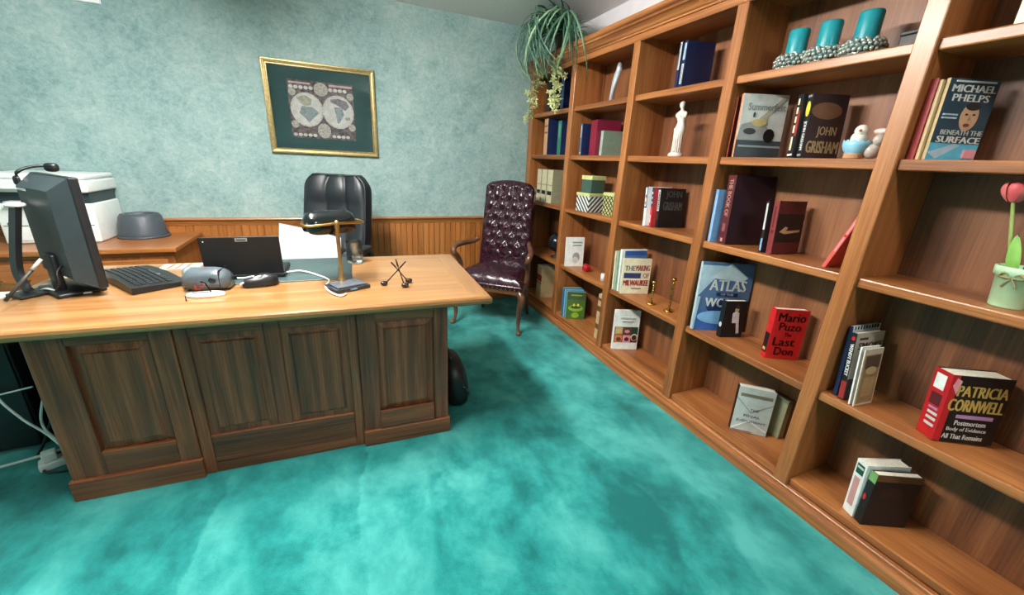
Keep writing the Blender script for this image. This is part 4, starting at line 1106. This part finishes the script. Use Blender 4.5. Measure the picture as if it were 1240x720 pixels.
# keyboard
kb = thing('keyboard', 'black curved computer keyboard to the right of the monitor', 'keyboard', (-.842, 2.225, DZ), R(125.6))
KL, KW = .42, .19
def kz(x_, y_):
    return .018+.010*((y_+KW/2)/KW)+.010*math.cos(x_/KL*PI)
top = MB().grid(lambda u, w: ((u-.5)*KL, (w-.5)*KW, kz((u-.5)*KL, (w-.5)*KW)), 24, 6)
n0 = len(top.v)
top.grid(lambda u, w: ((u-.5)*KL, (w-.5)*KW, .002), 24, 6, flip=True)
for i in range(24):
    top.add([top.v[i], top.v[i+1], top.v[n0+i+1], top.v[n0+i]], [(0, 1, 2, 3)])
    q = 6*25+i
    top.add([top.v[q], top.v[q+1], top.v[n0+q+1], top.v[n0+q]], [(3, 2, 1, 0)])
for j in range(6):
    top.add([top.v[j*25], top.v[(j+1)*25], top.v[n0+(j+1)*25], top.v[n0+j*25]], [(0, 1, 2, 3)])
    top.add([top.v[j*25+24], top.v[(j+1)*25+24], top.v[n0+(j+1)*25+24], top.v[n0+j*25+24]], [(3, 2, 1, 0)])
top.build('body', M_BPL, kb)
key = frustum(-.008, .008, -.008, .008, -.006, .006, -.006, .006, 0, .007)
key.v = [Vector((p.x, p.z, p.y)) for p in key.v]
keym = key.mesh('key'); keym.materials.append(flat('key_black', (34, 38, 40), .35))
for j in range(6):
    for i in range(18):
        if j == 0 and 5 < i < 12:
            continue
        x_ = -.176+i*.0205; y_ = -.042+j*.0215
        mk('key', keym, None, kb, (x_, y_, kz(x_, y_)-.001))
MB().rbox(-.055, .055, -.008, .008, 0, .007, .002, 1).build('space_bar', flat('key_black', (34, 38, 40), .35), kb, (-.018, -.042, kz(0, -.042)-.001))

# desk blotter, brochure, silver mouse
db = thing('desk_pad', 'dark green leather desk pad behind the laptop', 'desk pad', (-.285, 2.285, DZ), R(-2))
MB().rbox(-.325, .325, -.225, .225, 0, .004, .0015, 1).build('pad', flat('pad_green', (58, 76, 76), .5, var=.05, scale=200, bump=.05), db)
for s_ in (-1, 1):
    MB().rbox(-.035, .035, -.23, .23, 0, .006, .0015, 1).build('side_strip', flat('pad_strip', (46, 60, 60), .45), db, (s_*.292, 0, 0))
br = thing('brochure', 'striped cream brochure lying behind the keyboard', 'brochure', (-.765, 2.46, DZ), R(-4))
MB().box(-.08, .09, -.055, .055, 0, .002).build('sheet', flat('brochure_cream', (226, 206, 180), .6), br)
for k in range(3):
    MB().box(-.045+k*.035, -.033+k*.035, -.05, .05, .002, .0024).build('stripe', flat('brochure_stripe', (120, 84, 66), .6), br)
ms = thing('computer_mouse', 'silver grey domed mouse behind the grey device', 'mouse', (-.675, 2.29, DZ), R(20))
v_ = MB().sup((0, 0, .006), (.036, .060, .034), .9, .85)
v_.v = [Vector((p.x, p.y, max(p.z, 0))) for p in v_.v]
v_.build('body', flat('silver_plastic', (132, 142, 146), .25, var=.04), ms)
MB().rbox(-.003, .003, -.05, -.02, .034, .040, .002, 2).build('scroll_wheel', M_BPL, ms)

# laptop, lid towards the viewer
lp = thing('laptop', 'open black laptop with its lid facing the viewer', 'laptop', (-.42, 2.135, DZ+.0065), R(-1))
MB().rbox(-.155, .155, .0, .225, 0, .020, .005, 2).build('base', M_BPL, lp)
MB().box(-.138, .138, .05, .15, .020, .0215).build('keyboard_deck', flat('key_black', (34, 38, 40), .35), lp)
MB().box(-.05, .05, .165, .22, .020, .0208).build('touchpad', M_GPL, lp)
ld = MB().rbox(-.157, .157, -.004, .005, 0, .190, .004, 2).build('lid', flat('lid_black', (13, 14, 17), .5, var=.1, scale=300), lp, (-.004, .008, .012), (R(6), 0, 0))
MB().box(-.142, .142, .0052, .0056, .02, .176).build('screen', flat('screen_dim', (26, 30, 36), .15), ld)
MB().rbox(-.018, .030, -.0052, -.0038, .168, .184, .003, 2).build('logo_plate', flat('logo_silver', (176, 178, 178), .3, .6), ld)
MB().box(-.012, .024, -.0056, -.0050, .1735, .1785).build('logo_mark', M_GPL, ld)
MB().lathe([(0, 0), (.003, 0), (.003, .001), (0, .001)], 10, Matrix.Translation((-.138, -.0040, .170)) @ Matrix.Rotation(R(90), 4, 'X')).build('status_dot', flat('off_white', (230, 232, 230), .4), ld)

# grey rounded device with a dark hole
gd = thing('desk_device', 'grey rounded desktop device with a dark hole in its face', 'device', (-.545, 2.035, DZ), R(-8))
prof = [(-.045, .006), (-.055, .03), (-.055, .062), (-.040, .084), (.0, .093), (.035, .082), (.05, .05), (.048, .006)]
vv = []; ff = []
NX = 14
for i in range(NX+1):
    t = i/NX*2-1
    s_ = (1-abs(t)**4*.32)
    for (y_, z_) in prof:
        vv.append((.086*t, y_*s_, .004+z_*s_))
NP = len(prof)
for i in range(NX):
    for k in range(NP):
        k2 = (k+1) % NP
        ff.append((i*NP+k, i*NP+k2, (i+1)*NP+k2, (i+1)*NP+k))
ff += [list(range(NP))[::-1], [NX*NP+k for k in range(NP)]]
MB().add(vv, ff, True).build('body', M_GREYPL, gd)
MB().lathe([(.0, .0), (.0125, 0), (.0145, .002), (.0125, .004), (.0, .004)], 18, Matrix.Translation((.035, -.0545, .050)) @ Matrix.Rotation(R(90), 4, 'X')).build('hole', M_BPL, gd)
MB().rbox(.058, .061, -.0525, .046, .008, .0905, .001, 1).build('seam', M_BPL, gd)
MB().rbox(-.07, .07, -.035, .035, 0, .008, .003, 1).build('foot', M_BPL, gd)

# clear acrylic piece on a white foot
ac = thing('acrylic_award', 'clear acrylic award with red print on a white base in front of the grey device', 'award', (-.535, 1.925, DZ), R(-4))
MB().lathe([(0, 0), (.055, 0), (.056, .008), (.050, .014), (0, .016)], 28, Matrix.Diagonal((1.25, .55, 1, 1))).build('base', flat('award_white', (232, 236, 238), .15), ac)
MB().prism([(-.045, .016), (.02, .016), (.005, .055), (-.01, .062), (-.035, .05)], 'Y', -.006, .006).build('crystal', glass('acrylic', (240, 246, 250), .02), ac)
MB().box(-.030, -.024, -.0068, -.006, .028, .050).box(-.030, -.014, -.0068, -.006, .028, .032).box(-.010, -.004, -.0068, -.006, .034, .054).box(-.010, .002, -.0068, -.006, .050, .054).build('red_print', flat('print_red2', (150, 30, 50), .5), ac)
tk = tag(MB().lathe([(0, 0), (.003, 0), (.0025, .004), (.0016, .006), (.0016, .022), (0, .023)], 8).build('peg', M_BPL, None, (-.588, 1.872, DZ)), 'tiny black peg standing on the desk in front of the acrylic award', 'peg')

# black mouse-like device with white cable
bm_ = thing('black_mouse', 'black mouse with a white cable in front of the laptop', 'mouse', (-.352, 2.03, DZ), R(-80))
v_ = MB().sup((0, 0, .012), (.034, .072, .034), .8, .75)
v_.v = [Vector((p.x, p.y, max(p.z, 0)+(.010 if p.y > 0 else 0)*min(1, max(p.z, 0)/.03))) for p in v_.v]
v_.build('body', M_BPL, bm_)
MB().tube(catmull([(.006, -.074, .012), (.012, -.07, .020), (.014, -.02, .040), (.008, .02, .050)], 6), .005, 8).build('white_trim', M_WCABLE, bm_)
MB().tube(catmull([(-.004, -.02, .044), (-.006, -.06, .040), (-.006, -.085, .042)], 6), .004, 8).build('cable', M_WCABLE, bm_)

# banker lamp
bl = thing('banker_lamp', 'brass banker lamp with a black glass shade on the desk', 'lamp', (.010, 1.905, DZ), R(24))
b1 = MB().rbox(-.080, .080, -.062, .062, 0, .016, .003, 2).build('base', flat('lamp_base', (58, 62, 70), .25, .3, coat=.4), bl)
MB().rbox(-.066, .066, -.050, .050, .016, .024, .003, 2).build('base_step', flat('lamp_base2', (116, 124, 134), .2, .4, coat=.4), b1)
MB().rbox(-.016, .016, -.064, -.061, .004, .012, .001, 1).build('switch_plate', flat('switch_blue', (110, 150, 180), .3), b1)
PXL = (.0, .055)
pole = MB().lathe([(0, .022), (.018, .022), (.018, .028), (.011, .034), (.013, .044), (.0085, .052), (.0085, .262), (.011, .266), (.011, .290), (.007, .300), (0, .302)], 16, Matrix.Translation((PXL[0], PXL[1], 0)))
pole.build('pole', flat('aged_brass', (156, 122, 74), .4, .7, var=.1), bl)
# yoke: bar with two ends turning back to the shade
yk = thing_pts = [(-.112, .125, .288), (-.130, .110, .287), (-.132, .072, .284), (-.118, .055, .284), (.0, .055, .288), (.118, .055, .284), (.132, .072, .284), (.130, .110, .287), (.112, .125, .288)]
ML = Matrix.Identity(4)
MB().tube([ML @ Vector(p) for p in thing_pts], .0055, 10).build('yoke', M_BRASS, bl)
shade = MB()
NSX, NSA = 18, 10
for side in (0, 1):
    vv = []; ff = []
    for i in range(NSX+1):
        t = i/NSX*2-1
        e = (1-abs(t)**5)**.5 if abs(t) < 1 else 0.0
        e = .35+.65*e
        for k in range(NSA+1):
            a = PI*(-.20+1.40*k/NSA)
            r_ = .056*e-(.003 if side else 0)
            vv.append((.116*t, .062+r_*1.0*math.cos(a), .258+r_*1.05*math.sin(a)*1.1))
    for i in range(NSX):
        for k in range(NSA):
            q = i*(NSA+1)+k
            ff.append((q, q+1, q+NSA+2, q+NSA+1))
    ff += [tuple(range(NSA+1))] if side == 0 else []
    if side == 0:
        ff += [tuple(NSX*(NSA+1)+k for k in range(NSA, -1, -1))]
    shade.add(vv, ff, True, Matrix.Translation((0, .068, .016)) @ ML)
shade.build('shade', flat('shade_black', (12, 18, 20), .12, var=.02, coat=.5), bl)

# tumbler
gl_ = thing('glass_tumbler', 'clear glass tumbler near the back of the desk', 'glass', (.062, 2.375, DZ+.001))
MB().lathe([(0, 0), (.040, 0), (.043, .004), (.046, .120), (.0445, .121), (.043, .119), (.039, .020), (0, .016)], 32).build('cup', glass('tumbler_glass', (244, 250, 248), .12), gl_)
MB().box(-.012, .012, -.0445, -.0435, .030, .036).build('etched_mark', flat('mark_dark', (60, 70, 74), .5), gl_)

# three crossed miniature golf clubs
gc = thing('golf_club_ornament', 'miniature crossed golf clubs standing on the right of the desk', 'ornament', (.236, 1.885, DZ))
M_DKM = flat('dark_metal', (44, 34, 30), .3, .5)
for (hx, hy, tx, ty, tz, name) in ((-.058, .012, .036, -.01, .118, 'club'), (.048, .028, -.030, -.012, .118, 'club'), (.022, -.034, -.006, .020, .124, 'club')):
    c_ = MB().cyl((hx, hy, .010), (tx, ty, tz), .0028, .0024, 8).cyl(Vector((hx, hy, .010)).lerp(Vector((tx, ty, tz)), .72), (tx, ty, tz), .0040, .0036, 8).build('club', M_DKM, gc)
    MB().sup((hx*1.12, hy*1.12, .011), (.017, .013, .011), .8, .8, 14, 8).build('club_head', flat('club_head', (40, 24, 22), .2, coat=.5), c_)

# ================================================================== printer and grey pot on the credenza
pt = thing('printer', 'white multifunction printer on the credenza behind the monitor', 'printer', (-1.595, 3.44, .7445), R(0))
M_PW = flat('printer_white', (226, 232, 230), .35, var=.02); M_PD = flat('printer_dark', (40, 52, 56), .4)
MB().rbox(-.215, .215, -.165, .185, .0, .235, .010, 3).build('lower_body', M_PW, pt)
MB().rbox(-.205, .205, -.150, .180, .235, .300, .004, 1).build('output_slot', M_PD, pt)
MB().rbox(-.222, .222, -.185, .190, .300, .372, .012, 3).build('scanner', M_PW, pt)
MB().rbox(-.220, .215, -.18, .188, .374, .405, .012, 3).build('scanner_lid', M_PW, pt)
MB().rbox(-.14, .10, -.225, -.16, .24, .252, .004, 2).build('paper_tray', flat('tray_grey', (190, 196, 194), .5), pt)
MB().rbox(-.19, .19, -.169, -.164, .020, .095, .004, 2).build('cassette_front', M_PW, pt)
MB().rbox(-.06, .06, -.172, -.168, .035, .046, .002, 1).build('tray_handle', M_PD, pt)
MB().rbox(-.18, -.165, -.168, -.164, .11, .125, .001, 1).build('button', M_PD, pt)
MB().box(-.20, .20, -.1675, -.164, .105, .108).build('seam', M_PD, pt)
MB().rbox(-.20, .02, -.215, -.18, .318, .366, .006, 2, Matrix.Identity(4)).build('control_panel', M_PW, pt)
gp = thing('grey_tub', 'dark grey round plastic tub with a sunken top beside the printer', 'tub', (-1.232, 3.465, .7445))
MB().lathe([(0, 0), (.128, 0), (.134, .008), (.128, .030), (.112, .135), (.100, .152), (.080, .156), (.074, .150), (.066, .060), (0, .056)], 30).build('body', flat('tub_grey', (62, 70, 78), .5), gp)
MB().lathe([(.128, .0), (.138, .0), (.140, .006), (.136, .014), (.128, .014)], 30).build('foot_ring', flat('tub_grey', (62, 70, 78), .5), gp)

# ================================================================== executive chair behind the desk
ec = thing('executive_chair', 'black leather executive swivel chair behind the desk', 'chair', (-.135, 2.98, 0), R(-30))
# faces local -y
for k in range(5):
    a = 2*PI*k/5+.3
    L_ = MB().tube([(0, 0, .10), (.15*math.cos(a), .15*math.sin(a), .095), (.29*math.cos(a), .29*math.sin(a), .070)], [.03, .024, .018], 8).build('base_leg', M_BPL, ec)
    MB().lathe([(0, -.012), (.026, -.012), (.027, 0), (.026, .012), (0, .012)], 14, Matrix.Translation((.29*math.cos(a), .29*math.sin(a), .028)) @ Matrix.Rotation(a+.5, 4, 'Z') @ Matrix.Rotation(R(90), 4, 'X')).cyl((.29*math.cos(a), .29*math.sin(a), .05), (.29*math.cos(a), .29*math.sin(a), .085), .008).build('caster', M_BPL, L_)
MB().lathe([(0, .08), (.035, .08), (.035, .13), (.028, .14), (.028, .27), (.018, .27), (.018, .40), (0, .40)], 16).build('gas_lift', M_BPL, ec)
MB().rbox(-.12, .12, -.12, .14, .395, .425, .01, 2).build('tilt_plate', M_BPL, ec)
MB().sup((0, -.02, .475), (.255, .255, .062), .45, .35, 32, 12).build('seat', M_LEATHER_B, ec)
# padded back: outer shell + three vertical pads with seams
TB = Matrix.Translation((0, .205, .50)) @ Matrix.Rotation(R(-11), 4, 'X')
def back_y(u, w):
    return 0
shell = MB()
def shell_pt(u, w, s):
    z_ = w*.69
    hw = .235*(1-.10*(w-.55)**2*2)*(1 if w < .86 else (1-((w-.86)/.14)**2.4*.24))
    x_ = (u*2-1)*hw
    cur = -.035*(abs(u*2-1)**2.2)
    if s == 0:
        pads = .030*abs(math.sin(PI*min(.999, max(.001, (u*3) % 1))))**.45
        roll = .022*(1-abs((w-.86)/.14)**2) if w > .72 else 0.014*math.exp(-((w-.25)/.14)**2)
        return TB @ Vector((x_*.97, -.035-pads+cur-roll*(1-abs(u*2-1)**4), z_))
    return TB @ Vector((x_, .035+cur*.3+.0, z_))
NU, NV_ = 45, 30
shell.grid(lambda u, w: shell_pt(u, w, 0), NU, NV_)
shell.build('back_cushion', M_LEATHER_B, ec)
sh2 = MB()
sh2.grid(lambda u, w: shell_pt(u, w, 1), NU, NV_, flip=True)
ed = [(0, w) for w in range(NV_+1)]+[(u, NV_) for u in range(1, NU+1)]+[(NU, w) for w in range(NV_-1, -1, -1)]+[(u, 0) for u in range(NU-1, 0, -1)]
rim = [shell_pt(a/NU, b/NV_, 0) for a, b in ed]; rim2 = [shell_pt(a/NU, b/NV_, 1) for a, b in ed]
n = len(ed)
cen = TB @ Vector((0, 0, .34))
mid_r = []
for p, q in zip(rim, rim2):
    m_ = (p+q)/2
    o_ = (m_-cen); o_.y = 0
    mid_r.append(m_+o_.normalized()*.022)
sh2.add(rim+mid_r+rim2, [(i, (i+1) % n, n+(i+1) % n, n+i) for i in range(n)]+[(n+i, n+(i+1) % n, 2*n+(i+1) % n, 2*n+i) for i in range(n)], True)
sh2.build('back_shell', M_LEATHER_B, ec)
pipe = MB().tube([p+(p-cen).normalized()*.004 for p in rim[:n-NU+1]], .006, 6).build('piping', flat('piping_black', (40, 46, 52), .3), ec)
for s_ in (-1, 1):
    MB().tube(catmull([(s_*.25, .16, .47), (s_*.285, .17, .58), (s_*.285, .13, .69), (s_*.285, -.02, .715), (s_*.285, -.16, .69), (s_*.275, -.19, .60), (s_*.245, -.12, .46)], 7), .019, 10).build('arm_frame', M_BPL, ec)
    MB().sup((s_*.285, -.03, .725), (.040, .165, .026), .7, .5, 22, 10).build('arm_pad', M_LEATHER_B, ec)
MB().rbox(-.06, .06, .10, .24, .43, .50, .01, 2).build('back_bracket', M_BPL, ec)

# white sheet resting on the chair
ws = thing('white_sheet', 'large white printed sheet propped on the seat of the executive chair', 'paper', (-.21, 2.79, .56), R(6))
sf = MB()
SWD, SHT = .36, .34
def wpt(u, w, d):
    x_ = (u-.42)*SWD+(w-.5)*.04
    z_ = w*SHT*(1-.26*u)-.02*u
    y_ = .18*w+.02*math.sin(u*PI*1.3)*w+d
    return (x_, y_, z_)
sf.grid(lambda u, w: wpt(u, w, 0), 12, 12); sf.grid(lambda u, w: wpt(u, w, .004), 12, 12, flip=True)
sf.build('sheet', flat('news_white', (172, 178, 186), .8, var=.05, scale=18), ws)

# ================================================================== burgundy tufted armchair in the corner
bcx = thing('tufted_armchair', 'burgundy button-tufted leather armchair with wooden arms in the corner', 'armchair', (1.215, 3.095, 0), R(-42))
M_OX = flat('oxblood_leather', (48, 20, 32), .26, var=.12, scale=60, coat=.25)
M_MAH = wood('mahogany', (58, 34, 22), (98, 62, 42), (128, 88, 62), axis='Z', rough=.3, coat=.3, fig=.2)
# local: faces -y ; front legs at y=-.21
FW, RW = .295, .215
def cabriole(sx, fy):
    pts_ = catmull([(sx*FW*.93, fy+.02, .36), (sx*(FW+.012), fy-.012, .31), (sx*(FW), fy-.014, .22), (sx*(FW-.012), fy+.004, .11), (sx*(FW-.006), fy-.004, .045), (sx*(FW+.006), fy-.018, .016)], 6)
    n_ = len(pts_)
    return MB().tube(pts_, [.036-.022*min(1, (i/(n_-1))*1.35) for i in range(n_)], 10).sup((sx*(FW+.006), fy-.022, .013), (.022, .026, .013), .8, .9, 14, 8)
for sx in (-1, 1):
    cabriole(sx, -.22).build('leg', M_MAH, bcx)
    MB().tube([(sx*RW, .20, .36), (sx*RW, .215, .2), (sx*(RW+.01), .25, .0)], [.022, .018, .015], 8).build('leg', M_MAH, bcx)
MB().prism([(-FW, -.235), (FW, -.235), (FW+.005, -.20), (RW+.02, .22), (-RW-.02, .22), (-FW-.005, -.20)], 'Z', .335, .375).build('seat_rail', M_MAH, bcx)
# seat cushion with shallow tufts
def tuft(u, w, nx, nz, depth, sharp):
    """diamond tufting: dimples at a staggered grid with creases between them"""
    gx, gz = u*nx, w*nz
    best = 9
    for j in range(int(gz)-1, int(gz)+3):
        off = .5 if j % 2 else 0.0
        for i in range(int(gx)-2, int(gx)+3):
            d = math.hypot((gx-i-off), (gz-j)*.9)
            best = min(best, d)
    a = abs(((gx+gz*.5) % 1)-.5)*2; b = abs(((gx-gz*.5) % 1)-.5)*2
    crease = min(1-a, 1-b)
    return depth*(min(1, best*sharp)**.8)*(.55+.45*min(1, crease*3))
seat = MB()
def seat_pt(u, w, s):
    y_ = -.245+.445*w
    hw = FW+.01-(FW-RW-.01)*w
    x_ = (u*2-1)*hw
    e = 1-max(abs(u*2-1), abs(w*2-1))**6
    if s == 0:
        return (x_, y_, .405+.070*e**.6+.030*math.sin(PI*u)*math.sin(PI*w)+tuft(u, w, 5, 5, .014, 1.8)*e)
    return (x_, y_, .376)
seat.grid(lambda u, w: seat_pt(u, w, 0), 50, 50)
edg = [(i/50, 0) for i in range(51)]+[(1, i/50) for i in range(1, 51)]+[(1-i/50, 1) for i in range(1, 51)]+[(0, 1-i/50) for i in range(1, 50)]
r1 = [Vector(seat_pt(u, w, 0)) for u, w in edg]; r2 = [Vector(seat_pt(u, w, 1)) for u, w in edg]
cc = Vector((0, -.02, 0))
rm = []
for p, q in zip(r1, r2):
    o_ = p-cc; o_.z = 0
    rm.append((p+q)/2+o_.normalized()*.014)
n = len(edg)
seat.add(r1+rm+r2, [(i, (i+1) % n, n+(i+1) % n, n+i) for i in range(n)]+[(n+i, n+(i+1) % n, 2*n+(i+1) % n, 2*n+i) for i in range(n)]+[list(range(2*n, 3*n))], True)
seat.build('seat', M_OX, bcx)
nt = MB()
for i in range(0, n, 3):
    p = r2[i]; o_ = p-cc; o_.z = 0
    nt.sup(tuple(p+o_.normalized()*.006+Vector((0, 0, .004))), (.005, .005, .005), 1, 1, 6, 4)
nt.build('nailhead_trim', M_BRASS, bcx)
# tufted back
TBK = Matrix.Translation((0, .175, .44)) @ Matrix.Rotation(R(-9), 4, 'X')
BH = .74
def bk_hw(w):
    return .232-.012*w if w < .93 else .232-.012*w-(.05*((w-.93)/.07)**2)
def bk_pt(u, w, s):
    hw = bk_hw(w)
    x_ = (u*2-1)*hw
    z_ = BH*w+(.020*math.cos((u*2-1)*PI/2) if w > .9 else 0)*((w-.9)/.1 if w > .9 else 0)
    e = 1-max(abs(u*2-1)**5, abs(w*2-1)**12)
    if s == 0:
        amt = 1.0 if w > .14 else 0.0
        edge = min(1, max(0, (w-.14)/.06)) if w < .2 else min(1, (1-w)/.05)
        return TBK @ Vector((x_, -.030-.030*max(e, 0)**.5-tuft(u+.1, w*1.0, 4, 9, .030, 1.6)*max(e, 0)**.5*edge, z_))
    return TBK @ Vector((x_, .035, z_))
bk_ = MB()
bk_.grid(lambda u, w: bk_pt(u, w, 0), 64, 96)
bk_.build('tufted_back', M_OX, bcx)
bs = MB()
bs.grid(lambda u, w: bk_pt(u, w, 1), 16, 24, flip=True)
edg = [(0, i/24) for i in range(25)]+[(i/16, 1) for i in range(1, 17)]+[(1, 1-i/24) for i in range(1, 25)]+[(1-i/16, 0) for i in range(1, 16)]
r1 = [bk_pt(u, w, 0) for u, w in edg]; r2 = [bk_pt(u, w, 1) for u, w in edg]
n = len(edg)
bs.add(r1+r2, [(i, (i+1) % n, n+(i+1) % n, n+i) for i in range(n)], True)
bs.build('back_shell', M_OX, bcx)
btn = MB().sup((0, 0, 0), (.009, .006, .009), 1, 1, 10, 6).mesh('button'); btn.materials.append(M_OX)
for j in range(2, 9):
    for i in range(0, 5):
        u = (i+(.5 if j % 2 else 0.0))/4-.1; w = j/9
        if .06 < u < .94:
            p = bk_pt(u, w, 0)
            mk('button', btn, None, bcx, p)
for sx in (-1, 1):
    # open wooden arm: curls from the back, runs forward, scrolls down to the seat rail
    pts_ = catmull([(sx*.232, .145, .690), (sx*.262, .07, .672), (sx*.312, -.06, .668), (sx*.330, -.145, .655), (sx*.325, -.175, .615), (sx*.312, -.140, .575), (sx*.302, -.09, .50), (sx*.296, -.085, .40)], 7)
    n_ = len(pts_)
    MB().tube(pts_, [.018+.006*math.sin(PI*i/(n_-1)) for i in range(n_)], 10).build('arm', M_MAH, bcx)

# ================================================================== black bag beside the desk
bg = thing('black_bag', 'soft black bag on the carpet behind the right end of the desk', 'bag', (.553, 1.99, 0), R(-4))
v_ = MB().sup((0, 0, .150), (.072, .16, .150), .75, .75, 28, 18)
v_.v = [Vector((p.x-.045*(p.z/.32)**1.2, p.y, p.z)) for p in v_.v]
v_.build('body', flat('bag_black', (16, 18, 20), .45, var=.2, scale=40, bump=.2), bg)
MB().tube(catmull([(-.015, -.10, .25), (.0, -.148, .19), (.045, -.14, .11)], 6), .005, 6).build('zipper', flat('bag_zip', (52, 56, 58), .35), bg)
MB().sup((.012, -.150, .165), (.005, .005, .005), 1, 1, 8, 6).build('zip_pull', M_CHROME, bg)
MB().tube(catmull([(-.04, -.06, .28), (-.05, -.03, .32), (-.05, .05, .32), (-.04, .08, .28)], 6), .010, 8).build('handle', flat('bag_black', (16, 18, 20), .45), bg)

# ================================================================== clutter left of the desk
tw = thing('computer_tower', 'black computer tower on the carpet close against the left end of the desk', 'computer', (-1.19, 2.43, 0), R(2))
MB().rbox(-.10, .10, -.22, .24, .012, .62, .008, 2).build('case', M_BPL, tw)
MB().rbox(-.095, .095, -.232, -.218, .02, .61, .006, 2).build('front_panel', flat('tower_front', (9, 9, 11), .5), tw)
MB().rbox(-.07, .07, -.236, -.230, .50, .54, .003, 1).build('drive_bay', flat('tower_bay', (30, 32, 36), .35), tw)
MB().lathe([(0, 0), (.012, 0), (.012, .004), (0, .004)], 14, Matrix.Translation((0, -.231, .45)) @ Matrix.Rotation(R(90), 4, 'X')).build('power_button', M_GPL, tw)
for sx in (-1, 1):
    for sy in (-.18, .2):
        MB().cyl((sx*.08, sy, 0), (sx*.08, sy, .014), .014, .014, 10).build('foot', M_BPL, tw)
tw2 = thing('computer_tower', 'black computer tower standing farther left, under a pale paper pile', 'computer', (-1.44, 2.43, 0), R(2))
for ch in list(tw.children):
    c_ = ch.copy(); COL.objects.link(c_); c_.parent = tw2
for q in (tw, tw2):
    q['group'] = 'black computer towers left of the desk'
pb = thing('white_paper_pile', 'pale paper pile on top of the left computer tower', 'papers', (-1.455, 2.45, .6205), R(4))
for k in range(4):
    MB().box(-.095, .095, -.14, .14, 0, .006).build('sheet', flat('pile_%d' % (k % 2), (206, 222, 208) if k % 2 else (222, 230, 220), .8), pb, (.004*(k % 2), .006*(k % 3), .0062*k), (0, 0, R(3*(k % 3)-3)))
ps = thing('power_strip', 'white power strip on the carpet under the left end of the desk', 'power strip', (-1.17, 2.075, 0), R(25))
MB().rbox(-.11, .11, -.03, .03, 0, .035, .006, 2).build('body', flat('strip_white', (226, 228, 226), .4), ps)
for k in range(4):
    s_ = MB().lathe([(0, 0), (.018, 0), (.018, .002), (0, .002)], 14).build('socket', flat('socket_grey', (190, 192, 190), .4), ps, (-.075+k*.05, 0, .035))
MB().rbox(-.095, -.05, -.022, .022, .036, .075, .005, 2).build('plug', M_WCABLE, ps)
MB().rbox(-.035, -.005, -.018, .018, .036, .070, .005, 2).build('plug', M_BPL, ps)
MB().rbox(.02, .055, -.02, .02, .036, .08, .005, 2).build('plug', M_WCABLE, ps)
cable('white cable looping down in front of the computer tower', [(-1.30, 2.25, .627), (-1.33, 2.185, .60), (-1.37, 2.18, .46), (-1.40, 2.175, .32), (-1.34, 2.15, .20), (-1.26, 2.11, .13), (-1.21, 2.08, .075)], .005, M_WCABLE)
cable('white cable hanging beside the desk end panel', [(-1.12, 2.17, .712), (-1.14, 2.13, .58), (-1.20, 2.10, .36), (-1.24, 2.08, .20), (-1.20, 2.07, .10), (-1.15, 2.075, .075)], .005, M_WCABLE)
cable('white cable stretched across the front of the computer tower', [(-1.53, 2.19, .29), (-1.42, 2.186, .30), (-1.29, 2.19, .32)], .004, M_WCABLE)
cable('grey cable trailing on the carpet from the power strip to the left', [(-1.62, 2.05, .008), (-1.48, 2.06, .02), (-1.36, 2.07, .03), (-1.25, 2.07, .05), (-1.17, 2.07, .07)], .006, flat('cable_grey', (196, 198, 196), .5))
cable('black cable coiled around the white power strip', [(-1.14, 2.06, .06), (-1.10, 2.01, .02), (-1.16, 1.98, .008), (-1.24, 2.00, .008), (-1.25, 2.06, .02), (-1.20, 2.10, .05)], .005, M_BCABLE)
cable('black cable hanging at the back of the desk end', [(-1.13, 2.20, .712), (-1.24, 2.165, .58), (-1.20, 2.12, .3), (-1.26, 2.12, .12), (-1.32, 2.12, .010)], .006, M_BCABLE)
hp = []
for i in range(90):
    t = i/89
    c_ = Vector((-1.45, 2.176, .57)).lerp(Vector((-1.25, 2.172, .55)), t)+Vector((0, 0, .03*math.sin(PI*t)))
    a = t*2*PI*11
    hp.append(c_+Vector((.004*math.cos(a), .014*math.cos(a), .014*math.sin(a))))
o = MB().tube(hp, .004, 6).build('coiled_cord', flat('coil_pink', (196, 156, 160), .45))
o.location = hp[0]
for w in o.data.vertices:
    w.co -= hp[0]
tag(o, 'pinkish coiled telephone cord hanging left of the desk', 'cord')
